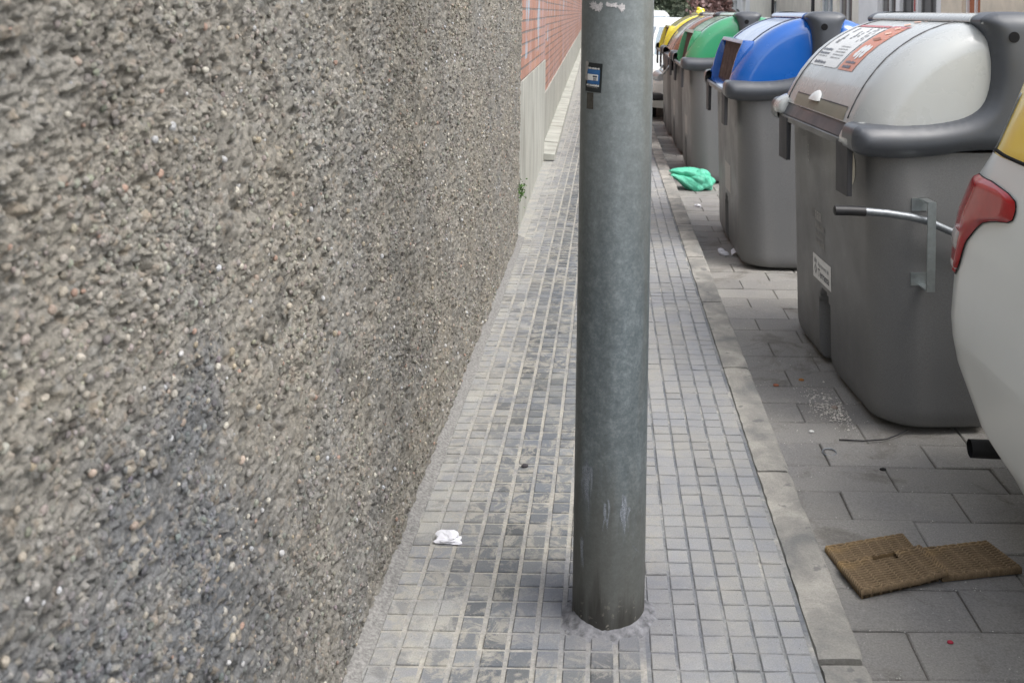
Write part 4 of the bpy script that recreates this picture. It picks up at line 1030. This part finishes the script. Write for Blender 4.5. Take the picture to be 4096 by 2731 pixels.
def corner_patch(name, outline, mat, par, off, sub_=3):
    """outline in (t, z); filled, refined and wrapped on the rear corner"""
    me = bpy.data.meshes.new(name); bm = bmesh.new(); vs = [bm.verts.new((t, z, 0)) for t, z in outline]; bm.faces.new(vs); bmesh.ops.triangulate(bm, faces=bm.faces[:], quad_method='BEAUTY', ngon_method='EAR_CLIP')
    for _ in range(sub_):
        lo = [e for e in bm.edges if e.calc_length() > .03]
        if not lo: break
        bmesh.ops.subdivide_edges(bm, edges=lo, cuts=1, use_grid_fill=False); bmesh.ops.triangulate(bm, faces=[f_ for f_ in bm.faces if len(f_.verts) > 3])
    bnd = {v_ for e in bm.edges if len(e.link_faces) == 1 for v_ in e.verts}
    for v_ in bm.verts:
        v_.co = car_pt(v_.co.x, v_.co.y, off * (.35 if v_ in bnd else 1.0) + .003)
    bmesh.ops.recalc_face_normals(bm, faces=bm.faces); bm.to_mesh(me); bm.free(); me.polygons.foreach_set('use_smooth', [True] * len(me.polygons)); return link(name, me, mat, par)
def tail_patch(name, ztab, t1tab, t0tab, mat, par, off, nz=26, nt=18, edge=.035):
    V = []
    for j in range(nz + 1):
        z = ztab[0] + (ztab[-1] - ztab[0]) * (j / nz); a = float(np.interp(z, ztab, t0tab)); b = float(np.interp(z, ztab, t1tab))
        for i in range(nt + 1):
            t = a + (b - a) * i / nt; w_ = abs(b - a) * .5
            e = min(1, min(abs(t - a) * 1.0, abs(t - b) * .55) / edge, min(z - ztab[0], ztab[-1] - z) / .02); V.append(car_pt(t, z, .004 + off * math.sin(max(0, e) * math.pi / 2)))
    F = [(j * (nt + 1) + i, j * (nt + 1) + i + 1, (j + 1) * (nt + 1) + i + 1, (j + 1) * (nt + 1) + i) for j in range(nz) for i in range(nt)]
    o = mesh(name, V, F, mat, par, smooth=True)
    rim_ = [V[i] for i in range(nt + 1)] + [V[j * (nt + 1) + nt] for j in range(1, nz + 1)] + [V[nz * (nt + 1) + i] for i in range(nt - 1, -1, -1)] + [V[j * (nt + 1)] for j in range(nz - 1, 0, -1)]
    return o, rim_
tl_, rim_ = tail_patch('tail_light', [.823, .869, .921, .969, 1.017, 1.047, 1.069, 1.077, 1.099, 1.133, 1.157, 1.171, 1.181], [.25, .31, .36, .39, .42, .435, .44, .44, .44, .43, .40, .36, .26],
                       [.17, .088, .038, -.008, -.054, -.095, -.165, -.24, -.275, -.265, -.235, -.15, -.02], M_TAIL, near, .014)
mesh('gasket', *tubeg(rim_ + [rim_[0]], .0018, 6), M_BLACK, tl_, smooth=True)
tail_patch('clear_lens', [.905, .92, .98, .995], [.33, .36, .38, .37], [.10, .055, .035, .08], M_LENS, tl_, .018, 6, 6)
tail_patch('clear_lens', [.835, .845, .880, .888], [.25, .27, .29, .28], [.16, .125, .10, .12], M_LENS, tl_, .016, 6, 6)
# seam between white shoulder and yellow quarter, hatch seam, exhaust
mesh('seam', *tubeg([car_pt(t, 1.268 + .004 * math.sin(t * 9), .001) for t in np.linspace(-.9, .35, 24)], .006, 6), M_BLACK, near, smooth=True)
mesh('seam', *tubeg([car_pt(.27 - .05 * (z - 1.27) / .2, z, .001) for z in np.linspace(1.262, 1.46, 10)], .005, 6), M_STEELD, near, smooth=True)
ex = tubeg([(-.765, 3.80, .205), (-.70, 3.795, .205), (-.30, 3.78, .205)], [.031, .031, .031], 24, cap=False); exo = mesh('exhaust_pipe', *ex, M_BLKPL, near, smooth=True)
mesh('pipe_opening', *join([tubeg([(-.766, 3.80, .205), (-.74, 3.80, .205)], [.031, .026], 24, False), tubeg([(-.74, 3.80, .205), (-.739, 3.80, .205)], .027, 24)]), M_BLACK, exo, smooth=False)
car('white parked hatchback facing the camera behind the far waste container', (1.46, 15.45, ROAD), M_CARW, far=True, group='cars parked behind the containers')
van, _ = car('taller pale van parked behind the white hatchback', (1.27, 30.0, ROAD), M_CARW, far=True, group='cars parked behind the containers'); van.scale = (1.05, 1.05, 1.10)
c3, _ = car('white car parked farther right, seen over the yellow container', (4.2, 26.0, ROAD), M_CARW, far=True, group='cars parked behind the containers')

# ------------------------------------------------------------------ litter
bag_m = NT('green_bag_film', .38, .5); bag_m.col(bag_m.ramp(bag_m.noise(12, 4), [(.3, (.06, .46, .29)), (.7, (.16, .60, .42))])); bag_m.b.inputs['Subsurface Weight'].default_value = 0.0; bag_m.bump(bag_m.noise(28, 5, .7), .8, .02); bag_m = bag_m.m
def blobmesh(name, loc, rad, mat, amp, freq, seed, sub_=5, ridged=True, zflat=True, shape=None, crease=0):
    bm = bmesh.new(); bmesh.ops.create_icosphere(bm, subdivisions=sub_, radius=1); P = np.array([v_.co[:] for v_ in bm.verts])
    nx = fbm(P[:, 0] * freq + P[:, 2] * 1.3 * freq + seed, P[:, 1] * freq + seed - P[:, 2] * freq * .7, 4, seed); r_ = 1 + amp * ((1 - np.abs(2 * nx - 1)) if ridged else (nx - .5) * 2) - amp * .5
    if crease:
        rg = np.random.default_rng(seed); c_ = np.zeros(len(P))
        for q in range(crease):
            kv = rg.normal(0, 1, 3); kv *= rg.uniform(1.2, 4.2) / np.linalg.norm(kv); c_ += (1.0 / np.linalg.norm(kv)) * np.abs(np.sin(P @ kv + rg.uniform(0, 6.28)))
        r_ = 1 + amp * (c_ - c_.mean())
    P = P * r_[:, None] * np.array(rad)
    if shape: P = shape(P)
    if zflat: P[:, 2] = np.maximum(P[:, 2], -rad[2] * .55)
    P[:, 2] -= P[:, 2].min()
    for v_, p in zip(bm.verts, P): v_.co = p
    me = bpy.data.meshes.new(name); bm.to_mesh(me); bm.free(); me.polygons.foreach_set('use_smooth', [True] * len(me.polygons)); o = link(name, me, mat); o.location = loc; return o
def bagshape(P):
    # neck pulled out to the upper left, body slumped
    t_ = np.clip((-P[:, 0] - .02) / .11, 0, 1); P[:, 1] *= 1 - .45 * t_; P[:, 2] = P[:, 2] * (1 - .62 * t_) + .085 * t_; P[:, 0] -= .11 * t_ ** 1.4; return P
bag = blobmesh('plastic_bag', (.90, 9.60, ROAD), (.145, .115, .135), bag_m, .62, 2.6, 21, 5, True, True, bagshape, crease=9); bag.data.set_sharp_from_angle(angle=R(24))
tag(bag, 'crumpled sea-green plastic bag lying by the foot of the green-lidded container', 'plastic bag')
def crumple(label, loc, s, seed, mat=M_PAPER, name='crumpled_paper', cat='litter', flat=.5):
    o = blobmesh(name, loc, (s, s * .8, s * flat), mat, .75, 2.4, seed, 3, True, crease=12); o.data.polygons.foreach_set('use_smooth', [False] * len(o.data.polygons)); return tag(o, label, cat)
crumple(LATER_SCRAP[0], (1.30, 14.1, ROAD + 1.712), .05, 31, M_LIDY, 'plastic_scrap', 'scrap', .8)
o = crumple('crumpled white paper on the tiles between the wall and the pole', (-.440, 2.93, .001), .030, 3, flat=.42)
crumple('small ball of white tissue beside the foot of the blue-lidded container', (.845, 7.02, ROAD), .032, 9, flat=.8)
crumple('white crumpled scrap near the kerb in front of the green plastic bag', (.82, 8.75, ROAD), .028, 12, flat=.5)
V = [];
for i in range(7):
    for j in range(5): V.append((.90 + .012 * i, 6.98 + .012 * j, ROAD + .006 + .020 * math.sin(math.pi * i / 6) + .006 * j))
tag(mesh('paper_scrap', V, [(i * 5 + j, (i + 1) * 5 + j, (i + 1) * 5 + j + 1, i * 5 + j + 1) for i in range(6) for j in range(4)], M_PAPER, smooth=True), 'curled white paper scrap touching the base of the blue-lidded container', 'litter')
# woven rush mats
k = NT('woven_rush', .9, .25); t = tint_node(k); c = k.mix(1.0, t, k.ramp(k.noise(260, 4, .7), [(.3, .65), (.7, 1.35)]), 'MULTIPLY'); k.col(c); M_RUSH = k.m
def weave(name, A, B, D, E_, zc, th, parent, hole=None):
    """woven panel over quad A,B,D,E_ (corner order round), plaited surface in relief"""
    A, B, D, E_ = [np.array(q) for q in (A, B, D, E_)]; nu, nv = 260, 150
    u = np.linspace(0, 1, nu)[:, None]; v_ = np.linspace(0, 1, nv)[None]
    L1 = np.linalg.norm(B - A); L2 = np.linalg.norm(E_ - A)
    X = (A[0] * (1 - u) + B[0] * u) * (1 - v_) + (E_[0] * (1 - u) + D[0] * u) * v_; Y = (A[1] * (1 - u) + B[1] * u) * (1 - v_) + (E_[1] * (1 - u) + D[1] * u) * v_
    U = u * L1 + 0 * v_; W = v_ * L2 + 0 * u
    wu = U / .036; ph = np.floor(wu); st_ = np.abs(np.sin(np.pi * (W / .0115 + .5 * ph + .35 * np.sin(np.pi * wu) + .25 * fbm(U * 30, W * 30, 2, 7))))
    rib = np.exp(-((wu - ph - .5) / .5) ** 2 * 0) ; cross = np.abs(wu - ph); seam_ = np.exp(-(np.minimum(cross, 1 - cross) / .09) ** 2)
    edge = np.minimum(np.minimum(U, L1 - U), np.minimum(W, L2 - W)); rimm = np.exp(-((edge - .006) / .005) ** 2)
    h = .0070 * st_ * (1 - seam_ * .6) + .0040 * seam_ * (.5 + .5 * np.abs(np.sin(np.pi * W / .007))) + .005 * rimm - .003 * (edge < .0012)
    Z = zc(X, Y) + h; tone_ = .050 + .13 * st_ + .055 * (h / .0075) + .05 * seam_ + .05 * (fbm(U * 25, W * 25, 3, 15) - .5)
    C_ = tone_[..., None] * np.array([1.05, .76, .46]); yel = np.clip((fbm(U * 9, W * 9, 3, 19) - .52) * 6, 0, 1)[..., None]; C_ = C_ * (1 + yel * np.array([.35, .28, .05]))
    V = np.stack([X, Y, Z], -1).reshape(-1, 3); I = np.arange(nu * nv).reshape(nu, nv); F = np.stack([I[:-1, :-1], I[1:, :-1], I[1:, 1:], I[:-1, 1:]], -1)
    if hole: (h0, h1, h2, h3) = hole; uc = np.linspace(0, 1, nu)[:-1, None]; vc = np.linspace(0, 1, nv)[None, :-1]; F = F[~((uc > h0) & (uc < h1) & (vc > h2) & (vc < h3))]
    F = F.reshape(-1, 4); Cf = C_.reshape(-1, 3)
    # side walls
    idx = np.r_[I[:, 0], I[-1, 1:], I[-2::-1, -1], I[0, -2:0:-1]]; nV = len(V); bot = V[idx].copy(); bot[:, 2] = zc(bot[:, 0], bot[:, 1]) - th; V = np.r_[V, bot]; Cf = np.r_[Cf, Cf[idx] * .6]
    m = len(idx); q = np.arange(m); F = np.r_[F, np.stack([idx, nV + q, nV + (q + 1) % m, idx[(q + 1) % m]], 1)]
    return bigmesh(name, V, F, M_RUSH, parent, True, Cf)
mat1 = thing('woven_mat', 'flat woven rush mat with a square notch, two layers overlapping near the kerb', 'mat', (.90, 3.02, ROAD))
def L_(p): return (p[0] - .90, p[1] - 3.02)
weave('lower_panel', L_((.716, 3.148)), L_((.991, 3.236)), L_((1.026, 2.992)), L_((.768, 2.893)), lambda x, y: .011 + 0 * x, .009, mat1)
weave('upper_panel', L_((.728, 3.034)), L_((1.014, 3.133)), L_((1.052, 2.983)), L_((.765, 2.887)), lambda x, y: .024 + .010 * np.clip((x - .05) / .12, 0, 1), .009, mat1, (.39, .67, -.1, .24))
mat2 = thing('woven_mat', 'flat woven rush mat panel tucked under the notched one, nearer the parked car', 'mat', (1.15, 3.08, ROAD))
def L2_(p): return (p[0] - 1.15, p[1] - 3.08)
weave('panel', L2_((1.000, 3.134)), L2_((1.246, 3.19)), L2_((1.297, 3.039)), L2_((1.035, 2.986)), lambda x, y: .016 + .006 * (x > 9) + 0 * x, .013, mat2)
# small scattered debris near the containers and on the paving
deb = [(.93, 4.62, .012, 'orange-brown cigarette stub on the slabs near the grey container', (.38, .17, .06)), (.86, 4.05, .010, 'tiny white chip on the slabs beside the kerb', (.7, .7, .68)), (1.06, 3.72, .011, 'small black pebble on the slabs below the exhaust pipe', (.03, .03, .03)),
       (-.26, 3.42, .011, 'flat dark gum spot on the tiles left of the pole', (.06, .055, .06)), (.80, 4.55, .012, 'reddish stub on the slabs near the kerb', (.40, .16, .10)), (1.01, 4.30, .014, 'pinkish grit lump by the grey container base', (.36, .30, .26)),
       (.96, 2.70, .008, 'small red scrap below the woven mat', (.45, .05, .08)), (1.36, 2.55, .010, 'grey-brown crumb on the slabs right of the woven mat', (.14, .12, .10))]
for (x, y, s, lab, c_) in deb:
    o = blobmesh('debris', (x, y, (ROAD if x > .66 else 0) + .0005), (s, s * .7, s * .5), plain('debris_matter', c_, .9, .2, var=.2), .5, 2, int(x * 100) + 3, 2); tag(o, lab, 'debris')
# heap of pale grit at the container foot
V = []; F = []; C_ = []
for i in range(1100):
    a = RNG.normal(0, 1, 2); x = 1.0 + .045 * a[0] - .02 * a[1]; y = 4.30 + .10 * a[1]; s = RNG.uniform(.0010, .0036) * (1 if i % 11 else 2.4)
    if x > 1.055: continue
    b = len(V); q = [Vector(p) * s for p in ((1, 0, 0), (0, 1, 0), (-1, 0, 0), (0, -1, 0), (0, 0, .7))]; V += [Vector((x, y, ROAD + .001)) + p for p in q]; F += [(b, b + 1, b + 4), (b + 1, b + 2, b + 4), (b + 2, b + 3, b + 4), (b + 3, b, b + 4)]
tag(mesh('grit', V, F, plain('pale_grit', (.60, .57, .52), .9, .2, var=.4, scale=90)), kind='stuff')
V = []; F = []
for i in range(1500):
    x = RNG.uniform(.67, 2.2); y = RNG.uniform(2.3, 9) if i % 2 else RNG.uniform(2.3, 5); s = RNG.uniform(.001, .0032)
    if i % 4 == 0: y = 1.55 + .2 * round((y - 1.55) / .2) + RNG.normal(0, .004)
    b = len(V); q = [Vector(p) * s for p in ((1, 0, 0), (0, 1, 0), (-1, 0, 0), (0, -1, 0), (0, 0, .9))]; V += [Vector((x, y, ROAD + .0005)) + p for p in q]; F += [(b, b + 1, b + 4), (b + 1, b + 2, b + 4), (b + 2, b + 3, b + 4), (b + 3, b, b + 4)]
tag(mesh('road_crumbs', V, F, plain('pale_crumbs', (.50, .49, .45), .9, .2, var=.4, scale=50)), kind='stuff')
stick = mesh('black_strap', *tubeg([(.955, 3.975, ROAD + .004), (1.05, 3.965, ROAD + .005), (1.14, 3.975, ROAD + .008), (1.20, 4.01, ROAD + .012), (1.25, 4.05, ROAD + .015)], .0028, 6), M_BLKPL, smooth=True)
tag(stick, 'thin black plastic strap sticking out from under the grey container', 'strap')
pts = [(.890 + .026 * math.cos(a), 3.86 + .030 * math.sin(a) * .8, ROAD + .004 + .004 * math.sin(a)) for a in np.linspace(0, 6.283, 24)]
tag(mesh('ring_pull', *tubeg(pts, .0028, 6), M_STEELD, smooth=True), 'thin oval metal ring lying on the slabs below the grey container', 'ring')

# ------------------------------------------------------------------ far side of the street
def mb_box(lst, *a): lst.append(boxg(*a))
M_FAC = plain('facade_cream', (.88, .83, .72), .9, .2, var=.10, scale=1.2, bump=.2, bscale=60)
M_FAC2 = plain('facade_tan', (.78, .68, .54), .9, .2, var=.14, scale=1.5, bump=.2, bscale=60)
M_FAC3 = plain('facade_white', (.88, .87, .85), .9, .2, var=.08, scale=1.2)
M_SHUT = plain('grey_shutter', (.17, .165, .16), .6, .4, var=.1)
M_WINC = plain('window_reflection', (.30, .36, .40), .12, .8, var=.25, scale=1.5)
M_WIND = plain('window_dark', (.10, .09, .085), .15, .8, var=.4, scale=2)
M_BRIK2 = plain('terracotta_panel', (.45, .17, .09), .85, .3, var=.12)
FX = 8.6
def building(name, label, y0, y1, h, mat, openings):
    b = thing(name, label, 'building', (FX, y0, ROAD))
    # wall built round the openings
    cuts = sorted({0.0, y1 - y0} | {o_[0] for o_ in openings} | {o_[1] for o_ in openings}); W = []
    for a, c_ in zip(cuts[:-1], cuts[1:]):
        op = [o_ for o_ in openings if o_[0] <= a + 1e-6 and o_[1] >= c_ - 1e-6]
        if op: o_ = op[0]; W.append(boxg(0, .35, a, c_, o_[3], h)); (o_[2] > 0.02) and W.append(boxg(0, .35, a, c_, 0, o_[2]))
        else: W.append(boxg(0, .35, a, c_, 0, h))
    mesh('wall', *join(W), mat, b); mesh('backing', *boxg(.36, 7, .02, y1 - y0 - .02, 0, h - .1), mat, b)
    for (a, c_, za, zb, m_, nm) in openings:
        p = mesh(nm, *boxg(.16, .22, a + .01, c_ - .01, za, zb - .005), m_, b)
        fr = join([boxg(.10, .18, a + .012, a + .09, za, zb - .01), boxg(.10, .18, c_ - .09, c_ - .012, za, zb - .01), boxg(.10, .18, (a + c_) / 2 - .03, (a + c_) / 2 + .03, za, zb - .01)])
        mesh('frame', *fr, M_FAC3 if nm != 'shutter' else M_SHUT, p)
    return b
building('house', 'tan rendered house front with a terracotta panel at the right edge', 12.0, 25.6, 9, M_FAC2, [(1.5, 2.8, 1.0, 2.6, M_WIND, 'window'), (5.0, 6.3, 1.0, 2.6, M_WIND, 'window'), (10.9, 12.1, 0.0, 2.5, M_BRIK2, 'panel')])
building('house', 'house front with dark grey shutters and white jambs across the street', 25.62, 34.0, 9, M_FAC3, [(.35, 1.9, .0, 2.6, M_SHUT, 'shutter'), (2.1, 3.6, .0, 2.6, M_SHUT, 'shutter'), (4.0, 6.0, .0, 2.6, M_WIND, 'door')])
building('house', 'cream house front with pale blue windows across the street', 34.02, 44.0, 9, M_FAC, [(.9, 3.2, .5, 2.6, M_WIND, 'window'), (3.9, 6.2, .5, 2.6, M_WINC, 'window')])
building('house', 'cream house front with a garage opening across the street', 44.02, 60.0, 9, M_FAC, [(.4, 2.6, .0, 1.75, M_WIND, 'garage_door'), (6.5, 8.0, .9, 2.4, M_WINC, 'window')])
building('house', 'white house front with pilasters at the far end of the street', 60.02, 76.0, 9, M_FAC3, [(2.0, 3.4, .5, 2.6, M_FAC, 'door'), (6.0, 7.6, .5, 2.6, M_WINC, 'window'), (10, 11, .5, 2.6, M_WINC, 'window')])
for (x, y, lab) in ((7.9, 47.5, 'thin dark lamp post before the cream house with the garage'), (7.9, 38.2, 'thin dark lamp post before the house with pale blue windows')):
    l = thing('lamp_post', lab, 'lamp post', (x, y, ROAD)); mesh('post', *tubeg([(0, 0, 0), (0, 0, 2), (0, 0, 5)], [.09, .07, .05], 10), M_BLKPL, l, smooth=True); mesh('lamp_arm', *tubeg([(0, 0, 5), (-.3, 0, 5.4), (-1.0, 0, 5.5)], .04, 8), M_BLKPL, l, smooth=True)
sg = thing('shop_sign', 'narrow white street sign with red and yellow marks before the shutters', 'sign', (8.2, 26.4, ROAD)); mesh('post', *tubeg([(0, 0, 0), (0, 0, 2.6)], .02, 8), M_STEELD, sg); mesh('board', *boxg(-.03, -.02, -.12, .12, 1.5, 2.4), M_WHITE, sg); mesh('mark', *boxg(-.035, -.03, -.07, .07, 1.85, 2.2), M_RED, sg); mesh('mark', *boxg(-.035, -.03, -.07, .07, 1.6, 1.8), M_CARY, sg)
# trees closing the street
M_BARK = plain('bark', (.10, .08, .06), .95, .2, var=.3)
def tree(label, x, y, h, r, cols, seed, n=2600, leaf=.16):
    t_ = thing('tree', label, 'tree', (x, y, ROAD)); rr = random.Random(seed); V = []; F = []; mats = [plain('foliage', c_, .75, .3, var=.3, scale=3) for c_ in cols]
    tr = [tubeg([(0, 0, 0), (.05, 0, h * .3), (0, .1, h * .6)], [.16, .12, .06], 8)]
    for i in range(6): a = rr.uniform(0, 6.28); tr.append(tubeg([(.03, 0, h * rr.uniform(.15, .5)), (r * .5 * math.cos(a), r * .5 * math.sin(a), h * rr.uniform(.5, .75))], [.05, .02], 6))
    mesh('trunk', *join(tr), M_BARK, t_, smooth=True)
    cl = [(Vector((rr.uniform(-r, r) * .75, rr.uniform(-r, r) * .75, h * rr.uniform(.22, .9))), rr.uniform(.25, .5) * r) for _ in range(22)]
    o_me = None; mi = []
    for i in range(n):
        c0, cr = rr.choice(cl); d = Vector((rr.gauss(0, 1), rr.gauss(0, 1), rr.gauss(0, 1))).normalized() * cr * rr.uniform(.6, 1.05); p = c0 + d; a = Vector((rr.uniform(-1, 1), rr.uniform(-1, 1), rr.uniform(-1, 1))).normalized(); s_ = a.cross(Vector((rr.uniform(-1, 1), rr.uniform(-1, 1), rr.uniform(-1, 1)))).normalized(); L = leaf * rr.uniform(.5, 1.3); b = len(V)
        V += [p, p + a * L * .5 + s_ * L * .35, p + a * L, p + a * L * .5 - s_ * L * .35]; F.append((b, b + 1, b + 2, b + 3)); mi.append(rr.randrange(len(mats)))
    me = bpy.data.meshes.new('crown'); me.from_pydata([tuple(q) for q in V], [], F); me.update()
    for m_ in mats: me.materials.append(m_)
    me.polygons.foreach_set('material_index', mi); link('crown', me, None, t_); return t_
GRN = [(.15, .19, .13), (.22, .27, .19), (.32, .37, .27)]; RDD = [(.30, .18, .165), (.38, .25, .23), (.46, .33, .31)]
tree('dark green leafy tree behind the pale van, nearest the pole', 2.2, 46, 5.5, 1.8, GRN, 1, 5200, .22); tree('grey-green tree behind the van, right of the darkest tree', 4.6, 52, 5.5, 2.0, [(.09, .11, .08), (.14, .16, .12)], 2, 5200, .22)
tree('reddish brown shrub behind the yellow-lidded container', 4.3, 43, 4.5, 1.5, RDD, 3, 5200, .20); tree('purple-brown bushy tree before the white house front', 5.0, 50, 4.6, 1.1, RDD, 4, 5200, .20)
tree('tall dark tree closing the end of the street', 1.0, 66, 7, 3.0, GRN, 5, 5200, .3); tree('dull green tree beside the white house front', 5.6, 70, 5, 1.6, GRN, 6, 5200, .28)
fe = thing('street_fence', 'low grey railing fence across the far end of the street', 'fence', (0, 80, ROAD)); mesh('fence_panel', *join([boxg(-8, 8.5, 0, .06, .3 + .3 * i, .36 + .3 * i) for i in range(6)]), M_FAC3, fe); mesh('post', *join([boxg(-8 + 2 * i, -7.9 + 2 * i, -.08, .0, 0, 2.2) for i in range(9)]), M_FAC3, fe)
